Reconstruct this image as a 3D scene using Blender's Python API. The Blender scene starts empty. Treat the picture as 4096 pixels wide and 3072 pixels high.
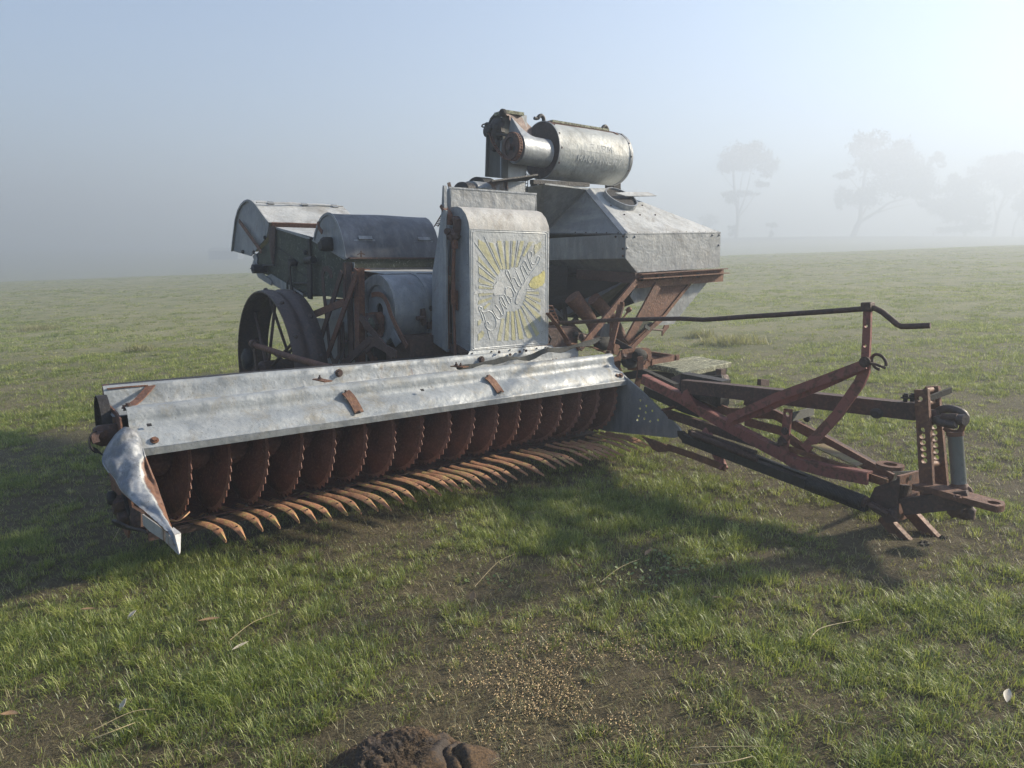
import bpy, bmesh, math, random
import numpy as np
from mathutils import Vector, Matrix
rng = np.random.default_rng(7)
random.seed(7)
SC = bpy.context.scene
COL = SC.collection
R = math.radians

# ------------------------------------------------------------------ camera
CAM_H, PITCH, FPX = 1.5, 10.0, 2841.0
cam = bpy.data.cameras.new("camera")
cam.sensor_width = 34.6
cam.lens = 24.0
cam.clip_start = 0.05
cam.clip_end = 2000
cam_o = bpy.data.objects.new("camera", cam)
COL.objects.link(cam_o)
cam_o.location = (0, 0, CAM_H)
cam_o.rotation_euler = (R(90 - PITCH), 0, 0)
SC.camera = cam_o

# ------------------------------------------------------------------ light
SUN_AZ, SUN_EL = 69.0, 25.0          # degrees to the right of the view direction, above the horizon
world = bpy.data.worlds.new("World")
SC.world = world
world.use_nodes = True
wn = world.node_tree
for n in list(wn.nodes):
    wn.nodes.remove(n)
sky = wn.nodes.new("ShaderNodeTexSky")
sky.sky_type = 'NISHITA'
sky.sun_disc = False
sky.sun_elevation = R(SUN_EL)
sky.sun_rotation = R(SUN_AZ)
sky.air_density = 1.0
sky.dust_density = 0.6
sky.ozone_density = 3.5
bg = wn.nodes.new("ShaderNodeBackground")
bg.inputs['Strength'].default_value = 0.071
wo = wn.nodes.new("ShaderNodeOutputWorld")
wn.links.new(sky.outputs[0], bg.inputs[0])
wn.links.new(bg.outputs[0], wo.inputs[0])
sun = bpy.data.lights.new("sun", 'SUN')
sun.energy = 5.0
sun.angle = R(4.0)
sun.color = (1.0, 0.89, 0.72)
sun_o = bpy.data.objects.new("sun", sun)
COL.objects.link(sun_o)
sd = Vector((math.cos(R(SUN_EL)) * math.sin(R(SUN_AZ)), math.cos(R(SUN_EL)) * math.cos(R(SUN_AZ)), math.sin(R(SUN_EL))))
sun_o.rotation_euler = sd.to_track_quat('Z', 'Y').to_euler()
sun_o.location = sd * 60
SC.view_settings.view_transform = 'Standard'
SC.view_settings.look = 'None'
SC.view_settings.exposure = 1.68
SC.view_settings.gamma = 1.0
SC.render.engine = 'CYCLES'
SC.cycles.volume_bounces = 2
SC.cycles.max_bounces = 8
SC.cycles.transparent_max_bounces = 8
SC.cycles.use_denoising = True
FOG_DENSITY = 0.0115
FOG_COLOR = (0.465, 0.515, 0.59)
FOG_ANISO = 0.32

# ------------------------------------------------------------------ frames of reference
# machine axes: U runs along the cutting comb, V points the way the machine is towed
AX = 51.0
U = np.array([math.sin(R(AX)), math.cos(R(AX)), 0.0])
V = np.array([math.sin(R(AX + 90)), math.cos(R(AX + 90)), 0.0])
def W(u, v, z):
    return u * U + v * V + np.array([0, 0, z])
# survey of the photograph: a sight line (zone, x, y) meets a known plane of the machine
ZN = {0: (0, 0, 1), 1: (340, 1440, 1100/2212), 2: (1300, 1380, 1400/2212), 3: (880, 760, 1000/2212), 4: (1700, 400, 800/2212),
      5: (1720, 780, 600/1508), 6: (2080, 680, 900/1965), 7: (2400, 1180, 900/2133), 8: (3100, 1180, 996/1530),
      9: (2150, 1150, 550/2212), 10: (1880, 900, 320/1062), 11: (900, 760, 550/2172), 12: (1400, 1000, 460/1734),
      13: (1900, 420, 420/2049), 14: (340, 1640, 420/1161), 15: (3500, 1500, 560/1255), 16: (0, 1300, 2000/2212),
      17: (1500, 1700, 2100/2212), 18: (2700, 450, 1396/2212)}
def sight(zone, x, y):
    a, b, s = ZN[zone]
    px, py = a + x * s - 2048, b + y * s - 1536
    c, sn = math.cos(R(PITCH)), math.sin(R(PITCH))
    return np.array([px, FPX * c - py * sn, -FPX * sn - py * c]) / FPX
EYE = np.array([0, 0, CAM_H])
def at(zone, x, y, u=None, v=None, z=None, far=None):
    d = sight(zone, x, y)
    if u is not None: s = u / (d @ U)
    elif v is not None: s = v / (d @ V)
    elif z is not None: s = (z - CAM_H) / d[2]
    else: s = far / d[1]
    return EYE + d * s
def uvz(p):
    return float(p @ U), float(p @ V), float(p[2])

# ------------------------------------------------------------------ terrain
_gy = np.array([-60, -10, 0, 8, 25, 45, 60, 68, 85, 105, 150, 220, 300, 420.])
_gz = np.array([0, 0, 0, .03, .30, .80, 1.02, 1.04, .78, .75, 2.0, 5.2, 7.5, 9.5])
_gm = np.gradient(_gz, _gy)
def hprof(y):
    y = np.clip(y, _gy[0], _gy[-1])
    i = np.clip(np.searchsorted(_gy, y) - 1, 0, len(_gy) - 2)
    h = _gy[i+1] - _gy[i]
    t = (y - _gy[i]) / h
    return ((2*t**3 - 3*t**2 + 1) * _gz[i] + (t**3 - 2*t**2 + t) * h * _gm[i]
            + (-2*t**3 + 3*t**2) * _gz[i+1] + (t**3 - t**2) * h * _gm[i+1])
def bumps(x, y):
    return (0.012 * np.sin(x*2.1 + 1.3*np.sin(y*1.7)) * np.sin(y*2.6 + .7*np.sin(x*3.1))
            + 0.006 * np.sin(x*7.3 + y*2.1) * np.sin(y*6.1 - x*3.3)
            + 0.05 * np.sin(x*.31 + .4) * np.sin(y*.27 + 1.1) * np.clip((y - 8) / 10, 0, 1))
def gz(x, y):
    x = np.asarray(x, float); y = np.asarray(y, float)
    return 0.0355 * x * np.clip(1 - (np.abs(x) - 60) / 200, .3, 1) + hprof(y) + bumps(x, y)
# smooth value noise for patches
def vnoise(x, y, seed=0):
    xi = np.floor(x).astype(int); yi = np.floor(y).astype(int)
    xf = x - xi; yf = y - yi
    def h(a, b):
        n = (a * 374761393 + b * 668265263 + seed * 974634777) & 0x7fffffff
        n = ((n ^ (n >> 13)) * 1274126177) & 0x7fffffff
        return ((n ^ (n >> 16)) & 0xffff) / 65535.0
    sx = xf*xf*(3-2*xf); sy = yf*yf*(3-2*yf)
    return (h(xi, yi)*(1-sx) + h(xi+1, yi)*sx)*(1-sy) + (h(xi, yi+1)*(1-sx) + h(xi+1, yi+1)*sx)*sy
def fbm(x, y, seed=0):
    return (vnoise(x, y, seed)*.5 + vnoise(x*2.1+5, y*2.1+9, seed+1)*.3 + vnoise(x*4.3+1, y*4.3+2, seed+2)*.2)

# ------------------------------------------------------------------ materials
def new_mat(name):
    m = bpy.data.materials.new(name)
    m.use_nodes = True
    nt = m.node_tree
    b = nt.nodes["Principled BSDF"]
    return m, nt, b
class NB:
    """small helper to wire nodes"""
    def __init__(s, nt): s.nt = nt; s.tc = nt.nodes.new("ShaderNodeTexCoord")
    def n(s, t, **kw):
        o = s.nt.nodes.new(t)
        for k, v in kw.items(): setattr(o, k, v)
        return o
    def link(s, a, b): s.nt.links.new(a, b)
    def mapped(s, scale=(1, 1, 1)):
        m = s.n("ShaderNodeMapping"); m.inputs['Scale'].default_value = scale
        s.link(s.tc.outputs['Object'], m.inputs['Vector']); return m.outputs[0]
    def noise(s, scale, detail=5, rough=.6, vec=None, dist=0.0):
        o = s.n("ShaderNodeTexNoise"); o.inputs['Scale'].default_value = scale
        o.inputs['Detail'].default_value = detail; o.inputs['Roughness'].default_value = rough
        o.inputs['Distortion'].default_value = dist
        s.link(vec if vec is not None else s.tc.outputs['Object'], o.inputs['Vector']); return o.outputs['Fac']
    def voro(s, scale, vec=None, feature='F1'):
        o = s.n("ShaderNodeTexVoronoi", feature=feature); o.inputs['Scale'].default_value = scale
        s.link(vec if vec is not None else s.tc.outputs['Object'], o.inputs['Vector']); return o
    def ramp(s, fac, stops):
        o = s.n("ShaderNodeValToRGB"); e = o.color_ramp.elements
        while len(e) < len(stops): e.new(.5)
        for k, (p, c) in enumerate(stops):
            e[k].position = p
            e[k].color = (c, c, c, 1) if not hasattr(c, '__len__') else (*c, 1)
        s.link(fac, o.inputs['Fac']); return o.outputs['Color']
    def mix(s, fac, a, b, mode='MIX'):
        o = s.n("ShaderNodeMix", data_type='RGBA', blend_type=mode)
        if isinstance(fac, (int, float)): o.inputs['Factor'].default_value = fac
        else: s.link(fac, o.inputs['Factor'])
        for k, c in ((6, a), (7, b)):
            if isinstance(c, (tuple, list)): o.inputs[k].default_value = (*c[:3], 1)
            else: s.link(c, o.inputs[k])
        return o.outputs[2]
    def math(s, op, a, b=None):
        o = s.n("ShaderNodeMath", operation=op)
        for k, c in ((0, a), (1, b)):
            if c is None: continue
            if isinstance(c, (int, float)): o.inputs[k].default_value = c
            else: s.link(c, o.inputs[k])
        return o.outputs[0]
    def bump(s, height, strength=.3, dist=.01):
        o = s.n("ShaderNodeBump"); o.inputs['Strength'].default_value = strength; o.inputs['Distance'].default_value = dist
        s.link(height, o.inputs['Height']); return o.outputs[0]

def galv(name, light=(.42, .44, .45), dark=(.20, .22, .235), dirt=(.16, .14, .11), rust=.12, dirt_amt=.35, metal=.35, rough=.5, white=.3, streak=(14, 14, 2.5), seed=0):
    m, nt, b = new_mat(name); k = NB(nt)
    vec = k.mapped((1, 1, 1)); k.nt.nodes[-1].inputs['Location'].default_value = (seed*3.1, seed*1.7, seed)
    big = k.noise(2.2, 6, .65, vec, .4)
    st = k.noise(1.0, 5, .7, k.mapped(streak))
    sp = k.noise(38, 3, .6, vec)
    c = k.mix(k.ramp(big, [(.32, 0.), (.68, 1.)]), dark, light)
    c = k.mix(k.math('MULTIPLY', k.ramp(st, [(.45, 0.), (.75, 1.)]), white), c, (.62, .62, .60))
    c = k.mix(k.math('MULTIPLY', k.ramp(sp, [(.35, 0.), (.65, 1.)]), .35), c, k.mix(.5, light, dark))
    d = k.noise(5.5, 8, .75, vec, .8)
    c = k.mix(k.math('MULTIPLY', k.ramp(d, [(.50, 0.), (.72, 1.)]), dirt_amt), c, dirt)
    fl = k.noise(120, 2, .5, vec)
    c = k.mix(k.math('MULTIPLY', k.ramp(fl, [(.66, 0.), (.70, 1.)]), .55), c, (.07, .06, .05))
    r = k.noise(3.3, 8, .7, k.mapped((1.3, 1.3, .8)), 1.2)
    rm = k.math('MULTIPLY', k.ramp(r, [(.68 - rust*.6, 0.), (.78 - rust*.5, 1.)]), .85 if rust else 0.0)
    c = k.mix(rm, c, k.mix(k.noise(20, 4), (.20, .09, .035), (.10, .045, .02)))
    k.link(c, b.inputs['Base Color'])
    k.link(k.math('MULTIPLY', k.math('SUBTRACT', 1.0, rm), metal), b.inputs['Metallic'])
    rr = k.ramp(big, [(.3, rough + .12), (.7, rough - .08)])
    k.link(rr, b.inputs['Roughness'])
    hb = k.math('ADD', k.math('MULTIPLY', k.noise(6, 4, .6), 1.6), k.math('MULTIPLY', sp, .25))
    k.link(k.bump(hb, .35, .02), b.inputs['Normal'])
    return m
def rusty(name, a=(.115, .048, .026), b_=(.060, .030, .020), spot=(.17, .075, .030), paint=None, paint_amt=.5, moss=None, moss_amt=0., rough=.8, scale=1.0):
    m, nt, b = new_mat(name); k = NB(nt)
    n1 = k.noise(7 * scale, 7, .7, None, .5)
    n2 = k.noise(55 * scale, 4, .6)
    n3 = k.noise(16 * scale, 6, .7, None, 1.0)
    c = k.mix(k.ramp(n1, [(.35, 0.), (.65, 1.)]), b_, a)
    c = k.mix(k.math('MULTIPLY', k.ramp(n2, [(.5, 0.), (.7, 1.)]), .7), c, spot)
    if paint is not None:
        c = k.mix(k.math('MULTIPLY', k.ramp(n3, [(.62 - paint_amt*.4, 0.), (.72 - paint_amt*.4, 1.)]), .85), c, paint)
    if moss is not None:
        n4 = k.noise(11 * scale, 6, .75, None, 1.2)
        c = k.mix(k.math('MULTIPLY', k.ramp(n4, [(.66 - moss_amt*.35, 0.), (.76 - moss_amt*.35, 1.)]), .8), c, moss)
    k.link(c, b.inputs['Base Color'])
    b.inputs['Metallic'].default_value = .1
    k.link(k.ramp(n2, [(.3, rough), (.7, rough - .2)]), b.inputs['Roughness'])
    k.link(k.bump(k.math('ADD', n2, k.math('MULTIPLY', n1, 1.5)), .5, .008), b.inputs['Normal'])
    return m
def woody(name, a, b_, spot, spot_amt=.5, grain=(3, 3, 30), rough=.85):
    m, nt, b = new_mat(name); k = NB(nt)
    g = k.noise(1.0, 6, .7, k.mapped(grain), .5)
    n = k.noise(4.5, 7, .7, None, .6)
    l = k.noise(26, 8, .78, None, 1.6)
    c = k.mix(k.ramp(n, [(.3, 0.), (.7, 1.)]), a, b_)
    c = k.mix(k.math('MULTIPLY', k.ramp(g, [(.4, 0.), (.7, 1.)]), .55), c, tuple(x * .45 for x in a))
    c = k.mix(k.ramp(l, [(.70 - spot_amt*.3, 0.), (.78 - spot_amt*.25, .85)]), c, spot)
    k.link(c, b.inputs['Base Color'])
    b.inputs['Roughness'].default_value = rough
    k.link(k.bump(k.math('ADD', g, l), .6, .01), b.inputs['Normal'])
    return m
M = {}
M['galv'] = galv("galvanised_sheet", light=(.31, .33, .35), dark=(.15, .165, .185))
M['galv_pale'] = galv("pale_galvanised_sheet", light=(.315, .338, .35), dark=(.18, .20, .215), rust=.09, dirt_amt=.9, white=.45, streak=(6, 10, 5), dirt=(.22, .19, .13), metal=.2, rough=.55, seed=2)
M['galv_lichen'] = galv("lichened_galvanised_sheet", light=(.46, .47, .46), dark=(.27, .28, .28), dirt=(.15, .125, .09), dirt_amt=.8, rust=.06, white=.6, metal=.15, rough=.65, seed=4)
M['galv_dark'] = galv("dark_galvanised_sheet", light=(.17, .175, .19), dark=(.07, .075, .085), dirt_amt=.3, rust=.04, white=.18, metal=.3, rough=.6, seed=6)
M['galv_rust'] = galv("rusting_galvanised_sheet", light=(.40, .42, .45), dark=(.19, .21, .24), rust=.36, dirt_amt=.35, white=.5, seed=9)
M['galv_nose'] = galv("dented_sheet", light=(.30, .32, .35), dark=(.10, .115, .14), rust=.06, dirt_amt=.6, white=.7, metal=.25, seed=9)
def _rust_edge(m):
    nt = m.node_tree; k = NB(nt); b = nt.nodes["Principled BSDF"]
    old = b.inputs['Base Color'].links[0].from_socket; om = b.inputs['Metallic'].links[0].from_socket
    a_ = k.n("ShaderNodeAttribute", attribute_name="edge")
    f = k.ramp(k.math('ADD', a_.outputs['Fac'], k.math('MULTIPLY', k.math('SUBTRACT', k.noise(14, 6, .7), .5), .55)), [(.44, 0.), (.56, 1.)])
    rim = k.ramp(k.math('ADD', a_.outputs['Fac'], k.math('MULTIPLY', k.math('SUBTRACT', k.noise(14, 6, .7), .5), .55)), [(.30, 0.), (.42, .75), (.5, 0.)])
    c = k.mix(rim, old, (.52, .52, .47))
    c = k.mix(f, c, k.mix(k.ramp(k.noise(30, 5, .7), [(.35, 0.), (.65, 1.)]), (.20, .10, .055), (.13, .06, .035)))
    k.link(c, b.inputs['Base Color']); k.link(k.math('MULTIPLY', om, k.math('SUBTRACT', 1.0, f)), b.inputs['Metallic'])
_rust_edge(M['galv_nose'])
M['galv_grey'] = galv("weathered_grey_sheet", light=(.30, .315, .325), dark=(.17, .18, .19), rust=.08, dirt_amt=.45, white=.35, seed=12)
M['panel'] = galv("panel_sheet", light=(.46, .475, .475), dark=(.33, .35, .36), rust=.02, dirt_amt=.4, dirt=(.24, .22, .17), white=.4, rough=.55, metal=.25, seed=15)
M['rust'] = rusty("brown_rust", a=(.165, .072, .042), b_=(.085, .042, .029), spot=(.23, .105, .048))
M['rust_dark'] = rusty("dark_rust", a=(.085, .048, .037), b_=(.046, .029, .025), spot=(.12, .062, .040))
M['rust_blade'] = rusty("blade_rust", a=(.165, .062, .040), b_=(.09, .038, .027), spot=(.22, .10, .055), scale=1.4, rough=.7)
M['rust_rim_lit'] = rusty("lit_blade_rim", a=(.25, .115, .085), b_=(.16, .07, .05), spot=(.33, .17, .11), scale=1.6, rough=.6)  # lighter rust paints in the light along the blade rims
M['rust_orange'] = rusty("orange_rust", a=(.19, .085, .042), b_=(.10, .045, .026), spot=(.24, .12, .06), moss=(.17, .14, .04), moss_amt=.2)
M['red'] = rusty("faded_red_paint", a=(.17, .075, .052), b_=(.085, .042, .032), spot=(.20, .09, .055), paint=(.255, .092, .074), paint_amt=.55)
M['comb'] = rusty("lichened_rust", a=(.40, .20, .11), b_=(.28, .13, .07), spot=(.48, .29, .17), moss=(.40, .33, .11), moss_amt=.45, scale=1.3)
M['black'] = rusty("blackened_iron", a=(.022, .019, .018), b_=(.012, .011, .011), spot=(.035, .026, .02), rough=.7)
M['steel'] = rusty("worn_wheel_steel", a=(.075, .052, .046), b_=(.042, .032, .031), spot=(.10, .066, .05), rough=.62)
M['moss_wood'] = woody("mossy_dark_board", (.085, .094, .060), (.042, .048, .035), (.24, .26, .21), .50)
M['grey_wood'] = woody("grey_weathered_board", (.13, .13, .115), (.075, .08, .07), (.19, .19, .165), .3, grain=(16, 16, 1.4))
M['lichen_wood'] = woody("lichened_board", (.17, .165, .11), (.09, .09, .055), (.40, .41, .28), .75, grain=(4, 4, 4))
M['dark_wood'] = woody("dark_board", (.03, .026, .02), (.018, .017, .014), (.07, .065, .045), .3)
M['yellow'] = galv("worn_yellow_paint", light=(.46, .43, .22), dark=(.41, .395, .26), dirt=(.38, .38, .33), dirt_amt=1.0, rust=0., white=.35, metal=0., rough=.6, seed=20)
M['bright_yellow'] = galv("bright_yellow_paint", light=(.58, .51, .14), dark=(.48, .44, .20), dirt=(.40, .40, .34), dirt_amt=1.1, rust=0., white=.3, metal=0., rough=.6, seed=23)
M['white'] = galv("flaking_white_paint", light=(.54, .54, .52), dark=(.42, .43, .42), dirt=(.33, .33, .30), dirt_amt=.8, rust=0., white=.5, metal=0., rough=.7, seed=25)
M['teal'] = rusty("worn_teal_paint", a=(.10, .11, .10), b_=(.12, .13, .12), spot=(.08, .08, .07), paint=(.16, .165, .155), paint_amt=.7, rough=.6)
M['rubber'] = rusty("perished_canvas", a=(.055, .055, .045), b_=(.03, .031, .028), spot=(.075, .072, .05), rough=.9)

# ------------------------------------------------------------------ mesh builder
class MB:
    def __init__(s): s.v = []; s.f = []
    def add(s, vs, fs):
        o = len(s.v)
        s.v += [tuple(map(float, p)) for p in vs]
        s.f += [tuple(i + o for i in f) for f in fs]
        return s
    def bar(s, p0, p1, w, t, up=(0, 0, 1)):
        """box bar; w along the side vector, t along the up vector"""
        p0 = Vector(p0); p1 = Vector(p1); d = (p1 - p0).normalized(); up = Vector(up)
        a = d.cross(up)
        if a.length < 1e-4: a = d.cross(Vector((1, 0, 0)))
        a.normalize(); b = a.cross(d).normalized()
        vs = []
        for p in (p0, p1):
            for sa, sb in ((-1, -1), (1, -1), (1, 1), (-1, 1)):
                vs.append(p + a * (sa * w / 2) + b * (sb * t / 2))
        return s.add(vs, [(0, 3, 2, 1), (4, 5, 6, 7), (0, 1, 5, 4), (1, 2, 6, 5), (2, 3, 7, 6), (3, 0, 4, 7)])
    def path(s, pts, w, t, up=(0, 0, 1)):
        """continuous flat bar along several points"""
        P = [Vector(p) for p in pts]; up = Vector(up); vs = []; n = len(P)
        for i, p in enumerate(P):
            d = (P[min(i+1, n-1)] - P[max(i-1, 0)]).normalized()
            a = d.cross(up)
            if a.length < 1e-4: a = d.cross(Vector((1, 0, 0)))
            a.normalize(); b = a.cross(d).normalized()
            for sa, sb in ((-1, -1), (1, -1), (1, 1), (-1, 1)):
                vs.append(p + a * (sa * w / 2) + b * (sb * t / 2))
        fs = [(0, 3, 2, 1), tuple(4*(n-1) + k for k in range(4))]
        for i in range(n-1):
            for k in range(4):
                k2 = (k + 1) % 4
                fs.append((4*i + k, 4*i + k2, 4*i + 4 + k2, 4*i + 4 + k))
        return s.add(vs, fs)
    def angle(s, p0, p1, w, h, t, side, up):
        """angle iron: flat leg of width w along side, upright leg h along up"""
        p0 = Vector(p0); p1 = Vector(p1); a = Vector(side).normalized(); b = Vector(up).normalized()
        prof = [(0, 0), (w, 0), (w, t), (t, t), (t, h), (0, h)]
        vs = [p + a * x + b * y for p in (p0, p1) for x, y in prof]
        fs = [tuple(range(5, -1, -1)), tuple(range(6, 12))] + [(i, (i+1) % 6, 6 + (i+1) % 6, 6 + i) for i in range(6)]
        return s.add(vs, fs)
    def tube(s, pts, r, n=10, caps=True):
        P = [Vector(p) for p in pts]; m = len(P)
        rs = r if hasattr(r, '__len__') else [r] * m
        vs = []; ref = None
        for i, p in enumerate(P):
            d = (P[min(i+1, m-1)] - P[max(i-1, 0)])
            d = d.normalized() if d.length > 1e-9 else Vector((0, 0, 1))
            if ref is None:
                ref = d.orthogonal().normalized()
            a = (ref - d * ref.dot(d))
            a = a.normalized() if a.length > 1e-6 else d.orthogonal().normalized()
            ref = a; b = d.cross(a)
            for k in range(n):
                th = 2 * math.pi * k / n
                vs.append(p + (a * math.cos(th) + b * math.sin(th)) * rs[i])
        fs = []
        for i in range(m-1):
            for k in range(n):
                k2 = (k + 1) % n
                fs.append((i*n + k, i*n + k2, (i+1)*n + k2, (i+1)*n + k))
        if caps: fs += [tuple(range(n-1, -1, -1)), tuple((m-1)*n + k for k in range(n))]
        return s.add(vs, fs)
    def plate(s, pts, t):
        """flat polygon with thickness t (grown along the normal, centred)"""
        P = [Vector(p) for p in pts]; n = len(P)
        nm = Vector((0, 0, 0))
        for i in range(n):
            nm += (P[i] - P[0]).cross(P[(i+1) % n] - P[0])
        nm.normalize()
        vs = [p + nm * (t/2) for p in P] + [p - nm * (t/2) for p in P]
        fs = [tuple(range(n)), tuple(range(2*n-1, n-1, -1))] + [(n + i, n + (i+1) % n, (i+1) % n, i) for i in range(n)]
        return s.add(vs, fs)
    def prism(s, vz, u0, u1, caps=True):
        """profile in the (V, Z) plane extruded along U"""
        n = len(vz)
        vs = [W(u0, v, z) for v, z in vz] + [W(u1, v, z) for v, z in vz]
        fs = [(i, (i+1) % n, n + (i+1) % n, n + i) for i in range(n)]
        if caps: fs += [tuple(range(n-1, -1, -1)), tuple(range(n, 2*n))]
        return s.add(vs, fs)
    def sheet(s, rows, t=0.003):
        """grid of points as a thin sheet with thickness"""
        g = np.array(rows, float); a, b, _ = g.shape
        du = np.gradient(g, axis=0); dv = np.gradient(g, axis=1)
        nm = np.cross(du, dv); nm /= np.maximum(np.linalg.norm(nm, axis=2, keepdims=True), 1e-9)
        top = (g + nm * t/2).reshape(-1, 3); bot = (g - nm * t/2).reshape(-1, 3); N = a*b
        fs = []
        for i in range(a-1):
            for j in range(b-1):
                q = (i*b + j, (i+1)*b + j, (i+1)*b + j+1, i*b + j+1)
                fs.append(q); fs.append(tuple(N + k for k in reversed(q)))
        edge = [i*b for i in range(a)] + [(a-1)*b + j for j in range(1, b)] + [i*b + b-1 for i in range(a-2, -1, -1)] + [j for j in range(b-2, 0, -1)]
        m = len(edge)
        for i in range(m):
            x, y = edge[i], edge[(i+1) % m]
            fs.append((y, x, N + x, N + y))
        return s.add(np.vstack([top, bot]), fs)
    def holed(s, pts, holes, t, nrm):
        """flat plate with round holes: outline points, [(centre, radius)], thickness, normal"""
        from mathutils.geometry import tessellate_polygon
        nrm = Vector(nrm).normalized(); e1 = nrm.orthogonal().normalized(); e2 = nrm.cross(e1)
        loops = [[Vector(p) for p in pts]]; o0 = loops[0][0]
        for c, r_ in holes:
            c = Vector(c); c = c - nrm * (c - o0).dot(nrm)
            loops.append([c + (e1*math.cos(2*math.pi*k/14) + e2*math.sin(2*math.pi*k/14))*r_ for k in range(14)])
        flat = [p for l in loops for p in l]; N = len(flat)
        tri = tessellate_polygon([[Vector(((p-o0).dot(e1), (p-o0).dot(e2), 0)) for p in l] for l in loops])
        fs = [tuple(q) for q in tri] + [tuple(N + i for i in reversed(q)) for q in tri]
        b0 = 0
        for l in loops:
            m = len(l)
            for i in range(m): fs.append((b0 + i, b0 + (i+1) % m, N + b0 + (i+1) % m, N + b0 + i))
            b0 += m
        return s.add([p + nrm*t/2 for p in flat] + [p - nrm*t/2 for p in flat], fs)
    def bolt(s, p, nrm, r=.011, h=.009):
        p = Vector(p); nrm = Vector(nrm).normalized()
        s.tube([p - nrm*.002, p + nrm*.003], r*1.45, 12)
        return s.tube([p + nrm*.003, p + nrm*h], r, 6)
    def rivet(s, p, nrm, r=.006):
        p = Vector(p); nrm = Vector(nrm).normalized()
        return s.tube([p - nrm*.001, p + nrm*r*.5, p + nrm*r*.8], [r, r*.8, r*.35], 8)
    def ring(s, c, axis, r0, r1, d, n=40, a0=0, a1=360):
        """flat annulus of inner r0, outer r1 and depth d along axis"""
        c = Vector(c); ax = Vector(axis).normalized(); e1 = ax.orthogonal().normalized(); e2 = ax.cross(e1)
        full = abs(a1 - a0) >= 360; m = n if full else n + 1; vs = []
        for i in range(m):
            th = R(a0 + (a1 - a0) * i / n); q = e1*math.cos(th) + e2*math.sin(th)
            for rr, dd in ((r0, 0), (r1, 0), (r1, d), (r0, d)):
                vs.append(c + q*rr + ax*dd)
        fs = []
        for i in range(n):
            j = (i + 1) % m
            for k in range(4):
                k2 = (k+1) % 4
                fs.append((4*i + k, 4*i + k2, 4*j + k2, 4*j + k))
        if not full: fs += [(3, 2, 1, 0), tuple(4*n + k for k in range(4))]
        return s.add(vs, fs)
    def build(s, name, mat, parent=None, smooth=35, bevel=0.0, origin=None):
        me = bpy.data.meshes.new(name)
        o_ = Vector(origin) if origin is not None else (ROOTLOC if parent is not None else Vector((0, 0, 0)))
        me.from_pydata([(p[0]-o_[0], p[1]-o_[1], p[2]-o_[2]) for p in s.v], [], s.f)
        me.update()
        bm = bmesh.new(); bm.from_mesh(me); bmesh.ops.recalc_face_normals(bm, faces=bm.faces); bm.to_mesh(me); bm.free()
        if smooth:
            me.polygons.foreach_set('use_smooth', [True] * len(me.polygons))
            me.set_sharp_from_angle(angle=R(smooth))
        mats = mat if isinstance(mat, (list, tuple)) else [mat]
        for m in mats: me.materials.append(M[m] if isinstance(m, str) else m)
        o = bpy.data.objects.new(name, me)
        COL.objects.link(o)
        if parent is not None: o.parent = parent
        else: o.location = o_
        if bevel:
            bv = o.modifiers.new("edge", 'BEVEL'); bv.width = bevel; bv.segments = 1; bv.limit_method = 'ANGLE'; bv.angle_limit = R(40)
        return o
def spline(pts, k=6):
    P = [np.array(p, float) for p in pts]; out = []
    for i in range(len(P)-1):
        p0 = P[max(i-1, 0)]; p1 = P[i]; p2 = P[i+1]; p3 = P[min(i+2, len(P)-1)]
        for j in range(k):
            t = j / k
            out.append(.5*((2*p1) + (-p0+p2)*t + (2*p0-5*p1+4*p2-p3)*t*t + (-p0+3*p1-3*p2+p3)*t**3))
    out.append(P[-1]); return out
ROOTLOC = Vector((.4, 5.4, 0.0))
def tag(o, label=None, cat=None, group=None, kind=None):
    if label: o['label'] = label
    if cat: o['category'] = cat
    if group: o['group'] = group
    if kind: o['kind'] = kind
    return o
UV_, VV_ = Vector(U), Vector(V)
ZV = Vector((0, 0, 1))
# ================================================================== GROUND
def soil_mat():
    m, nt, b = new_mat("pasture_soil"); k = NB(nt)
    n1 = k.noise(1.1, 8, .7, None, .5)
    n2 = k.noise(14, 7, .75, None, .6)
    n3 = k.noise(90, 4, .7)
    n4 = k.noise(.16, 5, .6)
    soil = k.mix(k.ramp(n2, [(.35, 0.), (.7, 1.)]), (.045, .033, .022), (.115, .088, .056))
    soil = k.mix(k.math('MULTIPLY', k.ramp(n3, [(.52, 0.), (.66, 1.)]), .6), soil, (.20, .155, .09))
    green = k.mix(k.ramp(n3, [(.35, 0.), (.62, 1.)]), (.075, .10, .032), (.19, .21, .085))
    straw = k.mix(k.ramp(n2, [(.35, 0.), (.65, 1.)]), (.23, .215, .12), (.38, .345, .21))
    far = k.mix(k.ramp(n1, [(.36, 0.), (.58, 1.)]), green, k.mix(.65, green, straw))
    far = k.mix(k.math('MULTIPLY', k.ramp(n4, [(.5, 0.), (.7, 1.)]), .5), far, straw)
    sep = k.n("ShaderNodeSeparateXYZ"); k.link(k.tc.outputs['Object'], sep.inputs[0])
    fd = k.n("ShaderNodeMapRange"); fd.inputs[1].default_value = 5; fd.inputs[2].default_value = 15
    fd.inputs[3].default_value = 0.12; fd.inputs[4].default_value = .95
    k.link(sep.outputs[1], fd.inputs[0])
    k.link(k.mix(fd.outputs[0], soil, far), b.inputs['Base Color'])
    b.inputs['Roughness'].default_value = .95
    b.inputs['Specular IOR Level'].default_value = .2
    k.link(k.bump(k.math('ADD', n2, k.math('MULTIPLY', n3, .5)), .9, .03), b.inputs['Normal'])
    return m
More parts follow.
